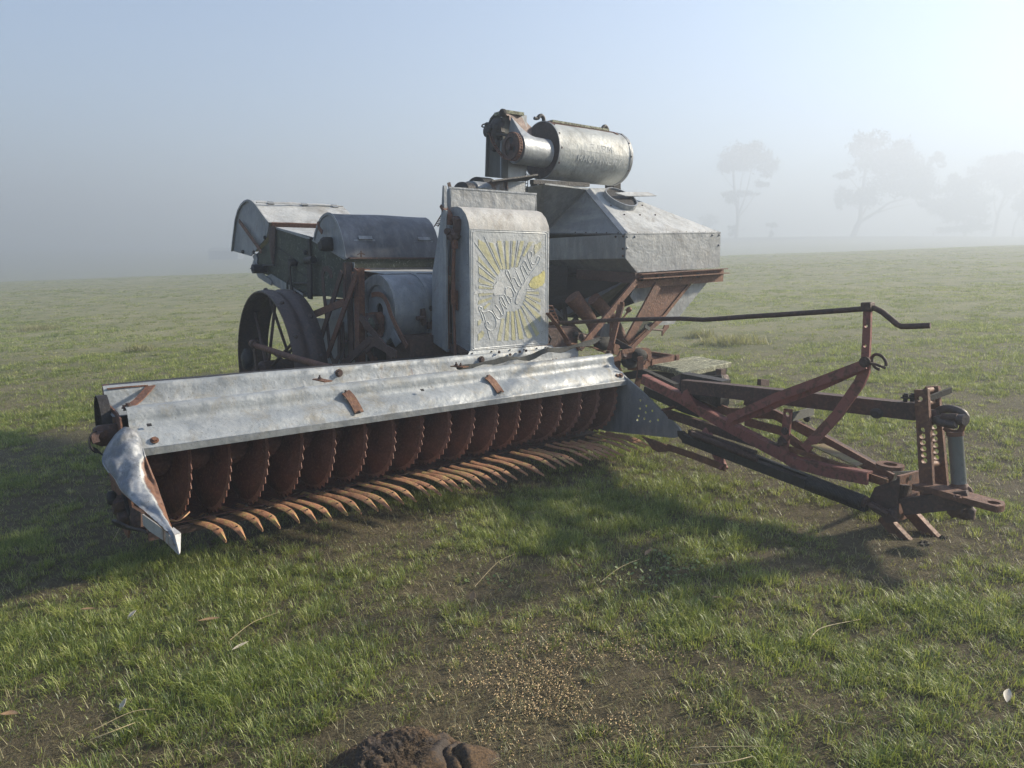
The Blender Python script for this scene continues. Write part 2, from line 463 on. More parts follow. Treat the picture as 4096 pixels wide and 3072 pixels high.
def build_ground():
    xs = np.unique(np.concatenate([np.linspace(-320, -14, 70), np.linspace(-14, 14, 280), np.linspace(14, 320, 70)]))
    ys = np.unique(np.concatenate([np.linspace(-45, 0, 14), np.linspace(0, 12, 140), np.linspace(12, 100, 180), np.linspace(100, 400, 70)]))
    X, Y = np.meshgrid(xs, ys)
    Z = gz(X, Y)
    near = np.clip(1 - (Y - 2) / 10, 0, 1) * (np.abs(X) < 14)
    Z = Z + near * .03 * (fbm(X*5, Y*5, 40) - .5)
    a, b = X.shape
    vs = np.stack([X, Y, Z], -1).reshape(-1, 3)
    idx = np.arange(a*b).reshape(a, b)
    fs = np.stack([idx[:-1, :-1], idx[:-1, 1:], idx[1:, 1:], idx[1:, :-1]], -1).reshape(-1, 4)
    me = bpy.data.meshes.new("ground")
    me.from_pydata(vs.tolist(), [], fs.tolist()); me.update()
    me.polygons.foreach_set('use_smooth', [True] * len(me.polygons))
    me.materials.append(soil_mat())
    o = bpy.data.objects.new("ground", me); COL.objects.link(o)
    return tag(o, kind='structure')
build_ground()

# ------------------------------------------------------------------ grass
def blade_mat(name, greens, drys, trans=.45):
    m, nt, b = new_mat(name); k = NB(nt)
    at_ = k.n("ShaderNodeAttribute", attribute_name="tint"); sep = k.n("ShaderNodeSeparateColor")
    k.link(at_.outputs['Color'], sep.inputs[0])
    g = k.ramp(sep.outputs[0], greens)
    d = k.ramp(sep.outputs[0], drys)
    c = k.mix(sep.outputs[1], g, d)
    nt.nodes.remove(b)
    df = k.n("ShaderNodeBsdfDiffuse"); tr = k.n("ShaderNodeBsdfTranslucent"); gl = k.n("ShaderNodeBsdfGlossy")
    gl.inputs['Roughness'].default_value = .45; gl.inputs['Color'].default_value = (.6, .62, .6, 1)
    k.link(c, df.inputs['Color']); k.link(k.mix(.5, c, (.36, .40, .07)), tr.inputs['Color'])
    ms = k.n("ShaderNodeMixShader"); ms.inputs[0].default_value = trans
    k.link(df.outputs[0], ms.inputs[1]); k.link(tr.outputs[0], ms.inputs[2])
    m2 = k.n("ShaderNodeMixShader"); m2.inputs[0].default_value = .07
    k.link(ms.outputs[0], m2.inputs[1]); k.link(gl.outputs[0], m2.inputs[2])
    k.link(m2.outputs[0], nt.nodes["Material Output"].inputs['Surface'])
    return m
GRASS_MAT = blade_mat("grass_blade",
    [(0., (.045, .080, .012)), (.35, (.145, .205, .030)), (.7, (.295, .355, .062)), (1., (.50, .52, .17))],
    [(0., (.14, .11, .055)), (.5, (.30, .25, .13)), (1., (.50, .43, .26))])
def blades_object(name, px, py, h, w, lean, tint, dry, heading, seg3=True, base_lift=0.0):
    n = len(px)
    z0 = gz(px, py) + base_lift
    dx, dy = np.cos(heading), np.sin(heading)
    sxv, syv = -dy, dx
    V5 = np.zeros((n, 5, 3), np.float32)
    l = lean * h
    for (i, f, ll, ww, sgn) in ((0, 0, 0, 1, -1), (1, 0, 0, 1, 1), (2, .62, .42, .75, 1), (3, .62, .42, .75, -1)):
        V5[:, i, 0] = px + dx*l*ll + sxv*w*.5*ww*sgn
        V5[:, i, 1] = py + dy*l*ll + syv*w*.5*ww*sgn
        V5[:, i, 2] = z0 + h*f*np.sqrt(np.clip(1 - (lean*.45)**2, .05, 1)) - (0.004 if f == 0 else 0)
    V5[:, 4, 0] = px + dx*l; V5[:, 4, 1] = py + dy*l
    V5[:, 4, 2] = z0 + h*np.sqrt(np.clip(1 - (lean*.75)**2, .06, 1))
    me = bpy.data.meshes.new(name)
    me.vertices.add(n*5); me.vertices.foreach_set('co', V5.ravel())
    base = (np.arange(n) * 5)[:, None]
    quad = base + np.array([0, 1, 2, 3]); tri = base + np.array([3, 2, 4])
    loops = np.concatenate([quad, tri], 1).ravel().astype(np.int32)
    me.loops.add(n*7); me.loops.foreach_set('vertex_index', loops)
    me.polygons.add(n*2)
    st = np.stack([np.arange(n)*7, np.arange(n)*7 + 4], 1).ravel().astype(np.int32)
    me.polygons.foreach_set('loop_start', st)
    me.polygons.foreach_set('use_smooth', np.ones(n*2, bool))
    me.update(calc_edges=True)
    ca = me.color_attributes.new("tint", 'FLOAT_COLOR', 'POINT')
    cc = np.zeros((n, 5, 4), np.float32)
    cc[:, :, 0] = tint[:, None]; cc[:, :, 1] = dry[:, None]; cc[:, :, 3] = 1
    ca.data.foreach_set('color', cc.ravel())
    me.materials.append(GRASS_MAT)
    o = bpy.data.objects.new(name, me); COL.objects.link(o)
    return o
def lushness(x, y):
    a = fbm(x*1.25 + 3, y*1.25 + 8, 3)
    b = fbm(x*.35 + 11, y*.35 + 2, 11)
    l = (a - .5)*2.0 + (b - .5)*.45 + .60
    l += .32*np.exp(-((x - .95)/.75)**2 - ((y - 2.75)/.65)**2)         # lush green patch before the drawbar
    l -= .70*np.exp(-((x - .20)/.30)**2 - ((y - 2.26)/.24)**2)         # bare earth with the spilt grain
    l -= .40*np.exp(-((x - 1.7)/.45)**2 - ((y - 2.45)/.35)**2)
    l -= .55*np.exp(-((x - 2.2)/.55)**2 - ((y - 3.45)/.30)**2)         # churned soil at the stand legs
    l -= .25*np.exp(-((x + 1.2)/.7)**2 - ((y - 2.2)/.3)**2)
    return np.clip(l, 0, 1)
def grass_field():
    # tuft centres, thinning with distance
    P = []
    for (y0, y1, dens) in ((.2, 1.2, 700), (1.2, 3.0, 1250), (3.0, 5.0, 1000), (5.0, 8.0, 560), (8.0, 13, 240), (13, 22, 80), (22, 40, 22), (40, 70, 6)):
        hw0 = .80*y1 + 2.6
        n = int((y1 - y0) * 2*hw0 * dens)
        x = rng.uniform(-hw0, hw0, n); y = rng.uniform(y0, y1, n)
        k = np.abs(x) < .80*y + 2.5
        P.append(np.stack([x[k], y[k]], 1))
    P = np.concatenate(P); x, y = P[:, 0], P[:, 1]
    L = lushness(x, y)
    keep = rng.uniform(0, 1, len(x)) < np.clip(.12 + 1.1*L, 0, 1)
    x, y, L = x[keep], y[keep], L[keep]
    dist = np.hypot(x, y)
    big = rng.uniform(0, 1, len(x)) < .04 + .20*L
    nb = np.where(big, rng.uniform(34, 64, len(x)), (7 + 9*L) * rng.uniform(.5, 1.3, len(x)))
    nb = np.where(dist > 9, nb*.6, nb); nb = np.clip(nb, 4, 64).astype(int)
    idx = np.repeat(np.arange(len(x)), nb); n = len(idx)
    rad = (np.where(big, .030, .018)[idx] + .016*L[idx]) * rng.uniform(.7, 1.25, len(x))[idx] * (1 + np.clip(dist[idx]-4, 0, 30)*.10)
    ang = rng.uniform(0, 2*math.pi, n); rr = rad*np.sqrt(rng.uniform(0, 1, n))
    bx = x[idx] + rr*np.cos(ang); by = y[idx] + rr*np.sin(ang)
    tuft_h = rng.uniform(.55, 1.2, len(x)) * np.where(big, 1.2, .85)
    h = (.018 + .030*L[idx]) * tuft_h[idx] * rng.uniform(.55, 1.35, n)
    far = np.clip((dist[idx] - 4) / 14, 0, 2.6)
    w = rng.uniform(.0014, .0030, n) * (1 + 1.8*far)
    lean = np.clip(rng.normal(.80, .30, n) + .25*(rr/rad - .5), .05, 1.22)
    head = ang + rng.normal(0, .7, n)
    tuft_t = np.clip(rng.normal(.50, .22, len(x)) + .12*(fbm(x*.9, y*.9, 21) - .5)*4*.5, 0, 1)
    tint = np.clip(tuft_t[idx] + rng.normal(0, .22, n), 0, 1)
    dryp = np.clip(.62 - .85*L[idx] + .20*far, .06, .75)
    dry = (rng.uniform(0, 1, n) < dryp).astype(float) * rng.uniform(.5, 1, n)
    o = blades_object("grass", bx, by, h, w, lean, tint, dry, head)
    tag(o, 'short patchy green and straw coloured grass over the whole paddock', 'grass', kind='stuff')
    # dead litter lying flat between the tufts
    n = 110000
    y = .4 + 10*rng.uniform(0, 1, n)**1.6; x = rng.uniform(-1, 1, n)*(.80*y + 1.8)
    L = lushness(x, y)
    k = rng.uniform(0, 1, n) < np.clip(1.0 - L, .15, 1); x, y = x[k], y[k]; n = len(x)
    hd = rng.uniform(0, 2*math.pi, n)
    o = blades_object("straw_litter", x, y, rng.uniform(.015, .06, n), rng.uniform(.0014, .003, n), np.full(n, 1.28)*rng.uniform(.9, 1.0, n),
                      rng.uniform(.1, .9, n), rng.uniform(.75, 1, n), hd, base_lift=.004)
    tag(o, 'dry straw coloured litter lying flat between the grass tufts', 'straw litter', kind='stuff')
grass_field()
# ================================================================== THE HARVESTER
harv = bpy.data.objects.new("harvester", None)
COL.objects.link(harv); harv.location = ROOTLOC; harv.empty_display_size = .3
tag(harv, 'old rusty galvanised towed grain harvester with a yellow sunburst panel, parked on the foggy paddock', 'harvester')
H = harv
def bolts(mb, pts, nrm, r=.009, h=.010):
    for p in pts: mb.bolt(p, nrm, r, h)
    return mb
# --- cutting comb housing --------------------------------------------------------------
UL, UR = .645, 3.95
def zt(u, zl, zr): return zl + (zr - zl) * (u - UL) / (UR - UL)
# ogee front cover: (v, z left, z right)
COVER = [(-3.748, .785, .765), (-3.722, .806, .785), (-3.690, .812, .791), (-3.664, .803, .782), (-3.654, .780, .760), (-3.652, .755, .735),
         (-3.648, .732, .712), (-3.632, .718, .698), (-3.600, .706, .684), (-3.570, .686, .658), (-3.548, .666, .632), (-3.535, .648, .612), (-3.528, .646, .611), (-3.5235, .640, .606), (-3.5225, .624, .590), (-3.5225, .608, .574)]
def dent(u, k): return .004*math.sin(u*5.1 + k*.9) + .003*math.sin(u*13.7 + k*2.1)
rows = []
for u in np.linspace(UL, UR, 90):
    f = (u - UL) / (UR - UL)
    rows.append([W(u, v + dent(u, i)*(.4 if i > 3 else .15), zl + (zr - zl)*f + dent(u*1.3, i+3)*(.7 if 6 < i < 12 else .2)) for i, (v, zl, zr) in enumerate(COVER)])
cover = MB().sheet(rows, .004).build("cover_sheet", 'galv_pale', H, smooth=60)
MB().bar(W(UL, -3.5185, .624), W(UR, -3.5185, .590), .005, .036, up=ZV).build("cover_lip", 'galv_grey', cover, bevel=.0015)
# back channel: upright wall with a rolled lip, then the floor running under the front ridge
BACK = [(-3.955, .845, .795), (-3.965, .872, .822), (-3.950, .882, .832), (-3.934, .874, .824), (-3.930, .845, .797), (-3.926, .785, .742), (-3.915, .768, .726), (-3.860, .762, .720), (-3.800, .764, .722), (-3.755, .760, .735)]
rows = []
for u in np.linspace(.60, 3.84, 70):
    f = (u - .60) / 3.24
    rows.append([W(u, v + dent(u*1.2, i)*.5, zl + (zr - zl)*f + dent(u, i+5)*.3) for i, (v, zl, zr) in enumerate(BACK)])
back = MB().sheet(rows, .004).build("back_channel", 'galv_pale', H, smooth=60)
for (zn, x, y) in ((1, 2043, 105), (2, 988, 92)): MB().bolt(at(zn, x, y, v=-3.926), VV_, .017, .018).build("channel_bolt", 'rust_dark', back)
for (zn, x, y) in ((2, 1096, 103), (2, 1170, 60), (2, 1230, 42), (2, 1270, 36), (2, 1100, 45)): MB().bolt(at(zn, x, y, v=-3.922), VV_, .007, .010).build("channel_bolt", 'rust_dark', back)
for (zn, x, y, v) in ((1, 560, 645, -3.545), (1, 372, 560, -3.65), (2, 1845, 195, -3.56), (2, 1870, 192, -3.552)): MB().bolt(at(zn, x, y, v=v), (VV_*.6 + ZV*.8), .013, .012).build("cover_bolt", 'rust', cover)

for (zn, x, y) in ((1, 517, 528), (2, 615, 288), (2, 660, 366), (2, 1133, 283)):
    p = at(zn, x, y, v=-3.60 if y < 530 else -3.56)
    MB().bar(p - UV_*.010 + ZV*.004, p + UV_*.010 + ZV*.004, .016, .004, up=VV_*.6 + ZV).build("slot_hole", 'black', cover)
# rusty straps over the cover
for (zn, pts) in ((2, ((128, 303), (155, 330), (185, 375), (215, 432))), (2, ((1022, 205), (1050, 228), (1080, 265), (1108, 305)))):
    vs = (-3.648, -3.622, -3.585, -3.540)
    s_ = MB().path(spline([at(zn, x, y, v=v) + (VV_*.5 + ZV)*.006 for (x, y), v in zip(pts, vs)], 5), .055, .006, up=VV_*.7 + ZV*.7).build("cover_strap", 'rust_orange', H, smooth=50)
    for q in (0, 3):
        MB().rivet(at(zn, *pts[q], v=vs[q]) + (VV_*.7 + ZV)*.012, VV_*.7 + ZV, .008).build("strap_rivet", 'rust_dark', s_)
for (zn, a, c_) in ((1, (1860, 160), (1960, 190)), (2, (810, 138), (890, 150))):
    s_ = MB().bar(at(zn, *a, v=-3.89) + ZV*.006, at(zn, *c_, v=-3.76) + ZV*.012, .05, .006).build("channel_clip", 'rust_orange', H)
    for f in (.25, .6) if zn == 2 else (.3,):
        q = at(zn, *a, v=-3.89)*(1-f) + at(zn, *c_, v=-3.76)*f
        MB().tube([q, q + np.array([0, 0, .035])], .005, 8).bolt(q + np.array([0, 0, .012]), ZV, .010, .012).build("clip_bolt", 'rust_dark', s_)
# perished canvas strip lying in the channel
strip = []
for i in range(24):
    f = i / 23
    a = np.array(at(2, 830 + f*905, 150 - f*135 + 6*math.sin(f*17), v=-3.82 + .10*f)) + np.array([0, 0, .015 + .05*f*f])
    wd = .012 + .10*min(f*2.2, 1) * (1 - .75*max(0, f - .7)/.3)
    strip.append([a - VV_*wd*.5 - ZV*.030*wd*6*math.sin(f*3), a + VV_*.0 + ZV*.010*math.sin(f*23), a + VV_*wd*.45 - ZV*(.018 + .012*math.sin(f*29))])
MB().sheet(strip, .004).build("canvas_strip", 'rubber', H, smooth=70)
# scroll trough behind the auger
AUG_V, AUG_Z, AUG_R = -3.850, .470, .298
rows = []
for u in np.linspace(.66, 3.93, 14):
    rows.append([W(u, AUG_V + .338*math.cos(t), AUG_Z + .312*math.sin(t)) for t in np.linspace(R(186), R(288), 16)])
MB().sheet(rows, .004).build("auger_trough", 'rust_blade', H, smooth=70)
MB().tube([W(.64, AUG_V, AUG_Z), W(3.94, AUG_V, AUG_Z)], .062, 24).build("auger_tube", 'rust_blade', H)
MB().plate([W(.64, -4.23, .36), W(3.94, -4.23, .36), W(3.94, -4.23, .79), W(.64, -4.23, .83)], .01).build("light_block_plate", 'black', H)  # added black plates, here and above, keep light out behind the auger
MB().plate([W(.64, -4.23, .845), W(3.94, -4.23, .805), W(3.94, -3.975, .80), W(.64, -3.975, .84)], .006).build("light_block_plate", 'black', H)
# saw-edged spiral flights, one turn each
NT = 17
PITCHU = (3.90 - .70) / NT
for k in range(NT):
    nseg = 144; rows = []
    uc = .70 + PITCHU * k
    ph = random.uniform(-.03, .03); wob = random.uniform(-.012, .012)
    for i in range(nseg + 1):
        t = i / nseg
        th = 2*math.pi*t + math.pi * 1.5            # begins below, climbs up the back, comes down the front
        u = uc + PITCHU * (1 - t) + .004*math.sin(th*3 + k)
        tooth = (.5 - abs((t*36) % 1 - .5)) * 2
        ro = AUG_R - .020 + wob*math.sin(th*2 + k)
        row = []
        for f in (0, .3, .55, .78, .94, 1):
            rr = .06 + (ro - .06)*f + (.020*tooth if f == 1 else 0)
            row.append(W(u + .040*f**3, AUG_V + rr*math.cos(-th), AUG_Z - rr*math.sin(-th)*-1))
        rows.append(row)
    bl_ = MB().sheet(rows, .0045).build("auger_blade", ['rust_blade', 'rust_rim_lit'], H, smooth=40)
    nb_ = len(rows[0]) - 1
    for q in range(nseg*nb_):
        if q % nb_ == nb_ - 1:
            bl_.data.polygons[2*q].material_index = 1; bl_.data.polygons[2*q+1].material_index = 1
# comb: bar and fingers
BARV, BARZ = -3.745, .160
mb = MB().bar(W(.70, BARV - .06, BARZ - .012), W(3.93, BARV - .06, BARZ - .022), .15, .010, up=ZV)
mb.angle(W(.70, BARV + .008, BARZ - .045), W(3.93, BARV + .008, BARZ - .055), .03, .045, .006, -VV_, ZV)
mb.build("comb_bar", 'rust_dark', H)
tipsA = [(904, 2166)] + [(340 + x*.4973, 1440 + y*.4973) for x, y in ((1290, 1440), (1430, 1370), (1570, 1350), (1725, 1305), (1865, 1305), (1990, 1287), (2110, 1245))]
tipsB = [(1300 + x*.6329, 1380 + y*.6329) for x, y in ((143, 1072), (230, 1062), (335, 1045), (418, 1040), (497, 1000), (577, 987), (662, 950), (735, 948), (803, 920), (857, 910), (948, 910), (1015, 895), (1085, 880), (1147, 862), (1213, 848), (1280, 820), (1335, 803), (1385, 825), (1460, 780), (1520, 767), (1572, 760), (1625, 760), (1680, 727), (1730, 715), (1785, 708), (1835, 705), (1885, 700), (1930, 672), (1975, 660), (2020, 645), (2055, 640))]
tips = tipsA + tipsB
for i, (x, y) in enumerate(tips):
    f = i / (len(tips) - 1)
    tz = .130 + .03*f
    tip = at(0, x, y, z=tz); tu, tv, _ = uvz(tip)
    FL = .40
    base = np.array([tu - .088 + .055*f + random.uniform(-.004, .004), tv - FL, tz + .036])
    L_ = FL
    kk = tz + .037 + random.uniform(-.004, .004)
    mid = [(0, base[2]), (.22, kk - .003), (.42, kk), (.55, kk - .003), (.70, kk - .012), (1.0, tz)]
    cl = [np.array(W(base[0] + (tu - base[0])*min(1, a/.67), base[1] + L_*a, z)) for a, z in mid]
    wd = [.038, .042, .046, .048, .042, .002]
    rows = []
    pp = spline(cl, 4); ww = np.interp(np.linspace(0, 1, len(pp)), [0, .2, .4, .6, .8, 1.0], wd)
    tw = random.uniform(-.12, .12)
    for p, w_ in zip(pp, ww):
        rows.append([p - UV_*w_/2 - ZV*(.006 + tw*w_*.5), p + ZV*.004, p + UV_*w_/2 - ZV*(.006 - tw*w_*.5)])
    o = MB().sheet(rows, .006).build("comb_finger", 'comb', H, smooth=55)
    hb = MB(); q = pp[int(len(pp)*.80)]
    hb.tube([q + ZV*.002, q + ZV*.0085], .0055, 8).build("finger_hole", 'black', o)
# twisted odd finger at the near end of the comb
rows = [[p - UV_*.004 - VV_*.02, p + UV_*.004 + VV_*.02 + ZV*.012] for p in spline([at(14, 940, 1225, v=-3.56), at(14, 1010, 1240, v=-3.53), at(14, 1075, 1200, v=-3.52), at(14, 1140, 1140, v=-3.55)], 5)]
MB().sheet(rows, .006).build("comb_finger", 'comb', H, smooth=50)
# leaf litter caught between comb and auger
mb = MB()
for i in range(420):
    u = random.uniform(.9, 3.9); v = random.gauss(BARV - .03, .045); z = BARZ + .008 + abs(random.gauss(0, .012))
    a = random.gauss(0, .6); L_ = random.uniform(.02, .09); w_ = random.uniform(.003, .012)
    d = UV_*math.cos(a) + VV_*math.sin(a) + ZV*random.gauss(0, .2); d.normalize()
    n_ = (d.cross(ZV) + ZV*random.gauss(0, .5)).normalized(); p = Vector(W(u, v, z))
    mb.add([p - d*L_/2, p + n_*w_/2 + ZV*.003, p + d*L_/2, p - n_*w_/2], [(0, 1, 2, 3)])
lit = mb.build("leaf_litter", woody("dry_litter", (.13, .105, .075), (.07, .055, .04), (.27, .25, .20), .6), None, smooth=0, origin=W(2.4, -3.67, .17))
tag(lit, 'dry gum leaves and bark shreds caught behind the comb fingers', 'leaf litter', kind='stuff')
# --- right divider ------------------------------------------------------------------------
pts = [(9, 1330, 1345), (7, 235, 775), (7, 380, 900), (7, 755, 1265), (7, 790, 1335), (7, 700, 1355), (7, 300, 1315), (7, 60, 1290)]
P_ = [at(*p, u=3.955) for p in pts] + [W(3.955, -3.95, .18), W(3.955, -4.02, .40), W(3.955, -3.95, .74)]
dholes = [(at(7, x, y, u=3.955), .0095) for x, y in ((383, 998), (440, 1052), (380, 1076), (435, 1112), (497, 1098), (369, 1145), (356, 1184), (423, 1171), (478, 1196), (551, 1184))]
div = MB().holed(P_, dholes, .006, UV_).build("divider_plate", galv("blue_grey_plate", light=(.27, .29, .31), dark=(.15, .165, .185), rust=.02, dirt_amt=.25, white=.3, metal=.3, seed=31), H)
edge = [at(*p, u=3.962) for p in pts[:5]]
MB().path(edge, .012, .014, up=UV_).build("divider_rim", 'galv_grey', div)
mb = MB(); p = at(9, 1330, 1325, u=3.96); mb.bolt(p, -UV_, .012, .015)
mb.build("divider_bolt", 'rust_orange', div)
# --- left end: rust plate, gearing, crumpled nose -----------------------------------------
EP = [(14, 250, 0, -3.75), (14, 405, 0, -3.62), (14, 440, 190, -3.60), (14, 330, 270, -3.63), (14, 200, 460, -3.72), (14, 185, 210, -3.85)]
mb = MB()
ep = [W(.615, -3.955, .872), W(.615, -3.92, .79), W(.615, -3.73, .785), W(.615, -3.655, .77), W(.615, -3.64, .70), W(.615, -3.60, .60), W(.615, -3.56, .35), W(.615, -3.75, .15), W(.615, -4.0, .17), W(.615, -4.10, .42), W(.615, -4.06, .68)]
mb.plate(ep, .008)
endp = mb.build("end_plate", 'rust', H)
mb = MB().angle(W(.600, -3.97, .885), W(.600, -3.965, .80), .03, .022, .005, UV_, VV_)
mb.build("end_bracket", 'rust', endp)
# V shaped brace strap on top
mb = MB().path([at(1, 175, 228, v=-3.945), at(1, 330, 212, v=-3.945), at(1, 505, 200, v=-3.945), at(1, 530, 208, v=-3.93), at(1, 495, 250, v=-3.88), at(1, 430, 320, v=-3.80), at(1, 350, 385, v=-3.70)], .042, .006, up=ZV)
br = mb.build("brace_strap", 'rust', H)
MB().bolt(at(1, 348, 372, v=-3.70) + ZV*.004, ZV, .011, .012).build("brace_bolt", 'rust_dark', br)
MB().bolt(at(1, 318, 385, v=-3.70), ZV, .009, .014).build("brace_bolt", 'rust_dark', br)
# drive guard and hook on the outside
def lump(name, c, rx, mat, parent, ax=UV_, d=.06, n=10, jag=.25):
    c = Vector(c); e1 = ZV; e2 = ax.cross(e1).normalized(); vs = []
    rr = [rx*(1 + random.uniform(-jag, jag)) for _ in range(n)]
    for s_, f in ((-.5, .72), (-.3, 1), (.3, 1), (.5, .7)):
        for i in range(n):
            th = 2*math.pi*i/n; vs.append(c + ax*d*s_ + (e1*math.sin(th) + e2*math.cos(th))*rr[i]*f)
    fs = [tuple(range(n-1, -1, -1)), tuple(range(3*n, 4*n))]
    for j in range(3):
        for i in range(n): fs.append((j*n + i, j*n + (i+1) % n, (j+1)*n + (i+1) % n, (j+1)*n + i))
    return MB().add(vs, fs).build(name, mat, parent, smooth=50)
rows = []
for i in range(14):
    t = i/13; th = R(200 - 215*t)
    c_ = Vector(W(.575, -3.90, .70)); r_ = .125
    p = c_ + VV_*r_*math.cos(th)*.8 + ZV*r_*math.sin(th)*1.15
    rows.append([p - UV_*.015, p + UV_*.03])
MB().sheet(rows, .005).build("gear_guard", 'black', H, smooth=60)
lump("bearing_block", at(14, 255, 270, v=-3.74), .042, 'rust_dark', H, d=.12)
hk = MB().path(spline([at(14, 240, 260, v=-3.72), at(14, 165, 270, v=-3.70), at(14, 110, 300, v=-3.69), at(14, 125, 365, v=-3.68)], 5), .028, .03, up=UV_).build("bearing_arm", 'rust_dark', H, smooth=50)
MB().path(spline([at(14, 130, 255, v=-3.70), at(14, 70, 290, v=-3.69), at(14, 50, 350, v=-3.68), at(14, 75, 420, v=-3.67), at(14, 140, 460, v=-3.67), at(14, 205, 500, v=-3.66)], 5), .03, .006, up=(UV_ + VV_*.3)).build("hook_strap", 'black', H, smooth=60)
lump("drive_gear", at(14, 300, 980, v=-3.72), .030, 'black', H, d=.04, n=16, jag=.3)
lump("end_casting", at(14, 420, 1040, v=-3.70), .052, 'rust_dark', H, d=.09, n=12)
lump("end_casting", at(14, 495, 1180, v=-3.66), .042, 'rust_dark', H, d=.10, n=9)
MB().tube([at(14, 300, 980, v=-3.72), at(14, 480, 1000, v=-3.70)], .02, 12).build("drive_shaft", 'black', H)
MB().path([at(14, 400, 760, v=-3.68), at(14, 440, 1000, v=-3.66), at(14, 520, 1260, v=-3.60)], .05, .012, up=UV_).build("shoe_bar", 'black', H)
MB().plate([at(14, 300, 1215, v=-3.60), at(14, 350, 1225, v=-3.55), at(14, 480, 1290, v=-3.50), at(14, 640, 1330, v=-3.40), at(14, 700, 1350, v=-3.38), at(14, 480, 1315, v=-3.52), at(14, 360, 1280, v=-3.6)], .012).build("skid_shoe", 'black', H)
MB().plate([at(14, 520, 1060, v=-3.58), at(14, 640, 1130, v=-3.5), at(14, 640, 1290, v=-3.5), at(14, 530, 1290, v=-3.56)], .02).build("shoe_plate", 'rust_dark', H)
# crumpled nose cone: rows run from the top down to the point; columns from the outer edge round to the inner edge
NOSE = [  # zone14 px (x, y, v) outer ... inner
 [(330, 280, -3.66), (375, 235, -3.60), (420, 200, -3.57), (450, 190, -3.56), (470, 200, -3.555), (480, 225, -3.56)],
 [(265, 370, -3.64), (340, 300, -3.555), (420, 250, -3.525), (500, 235, -3.52), (560, 250, -3.525), (600, 300, -3.55)],
 [(215, 460, -3.62), (300, 400, -3.53), (400, 370, -3.485), (500, 360, -3.47), (585, 370, -3.48), (640, 420, -3.51)],
 [(190, 560, -3.59), (280, 520, -3.495), (390, 500, -3.44), (500, 490, -3.42), (600, 480, -3.435), (665, 500, -3.465)],
 [(215, 625, -3.555), (310, 600, -3.46), (410, 600, -3.405), (510, 590, -3.375), (610, 570, -3.385), (700, 590, -3.41)],
 [(260, 690, -3.52), (345, 690, -3.43), (430, 720, -3.37), (520, 700, -3.345), (625, 690, -3.345), (745, 700, -3.375)],
 [(310, 760, -3.48), (385, 780, -3.395), (455, 790, -3.345), (540, 810, -3.31), (650, 800, -3.305), (790, 810, -3.335)],
 [(370, 860, -3.43), (430, 880, -3.355), (500, 890, -3.31), (590, 920, -3.27), (710, 910, -3.26), (825, 920, -3.285)],
 [(430, 930, -3.385), (495, 960, -3.315), (570, 990, -3.27), (660, 1010, -3.23), (770, 1000, -3.22), (860, 1020, -3.24)],
 [(520, 1010, -3.325), (590, 1050, -3.265), (670, 1080, -3.225), (740, 1100, -3.19), (815, 1090, -3.18), (890, 1110, -3.195)],
 [(640, 1110, -3.245), (700, 1150, -3.20), (760, 1180, -3.165), (820, 1200, -3.14), (870, 1190, -3.135), (920, 1200, -3.145)],
 [(760, 1215, -3.175), (810, 1250, -3.135), (855, 1275, -3.105), (890, 1285, -3.09), (925, 1280, -3.085), (955, 1285, -3.09)],
 [(870, 1320, -3.10), (900, 1335, -3.08), (925, 1345, -3.065), (940, 1345, -3.055), (955, 1342, -3.05), (975, 1345, -3.055)],
 [(950, 1400, -3.04), (962, 1405, -3.03), (972, 1408, -3.02), (980, 1405, -3.015), (985, 1400, -3.012), (990, 1390, -3.015)],
 [(1030, 1575, -2.965), (1034, 1585, -2.96), (1037, 1590, -2.955), (1040, 1595, -2.953), (1043, 1594, -2.953), (1046, 1592, -2.955)]]
def densify(g, k):
    g = [spline(r, k) for r in g]
    cols = [spline([r[j] for r in g], k) for j in range(len(g[0]))]
    return [[cols[j][i] for j in range(len(cols))] for i in range(len(cols[0]))]
from mathutils import noise as mnoise
def flat(r):
    a, b_ = r[0][2]*.4 + r[2][2]*.6, r[-1][2]
    return [(x, y, a + (b_ - a)*i/(len(r)-1) + (v - (a + (b_ - a)*i/(len(r)-1)))*.45) for i, (x, y, v) in enumerate(r)]
g = densify([[at(14, x, y, v=v) for x, y, v in flat(r)] for r in NOSE], 6)
for i, r_ in enumerate(g):
    for j, p in enumerate(r_):
        e = math.sin(i*.9 + j*1.3)*math.sin(i*.37 - j*.8)
        q_ = Vector(p); nz_ = mnoise.noise(q_*6) * .022 + abs(mnoise.noise(q_*9 + Vector((3, 1, 7)))) * .035 - abs(mnoise.noise(q_*21)) * .010 - .008
        r_[j] = p + np.array(VV_*.8 + ZV*.3)*(nz_ if 1 < j < len(r_)-2 and i < len(g)-12 else 0)
nose = MB().sheet(g, .004).build("divider_nose", 'galv_nose', H, smooth=70)
nc = len(g[0]); nr = len(g); ea = nose.data.attributes.new("edge", 'FLOAT', 'POINT'); ev = []
for i in range(nr):
    for j in range(nc):
        start = min(1, max(0, (i - 14)/12)) * min(1, max(0, (nr - 13 - i)/6))
        e = max(0, 1 - (nc - 1 - j)/10) * start
        l_ = max(0, 1 - j/5) * min(1, max(0, (i - 22)/14))
        ev.append(max(e, l_))
ea.data.foreach_set('value', ev + ev)
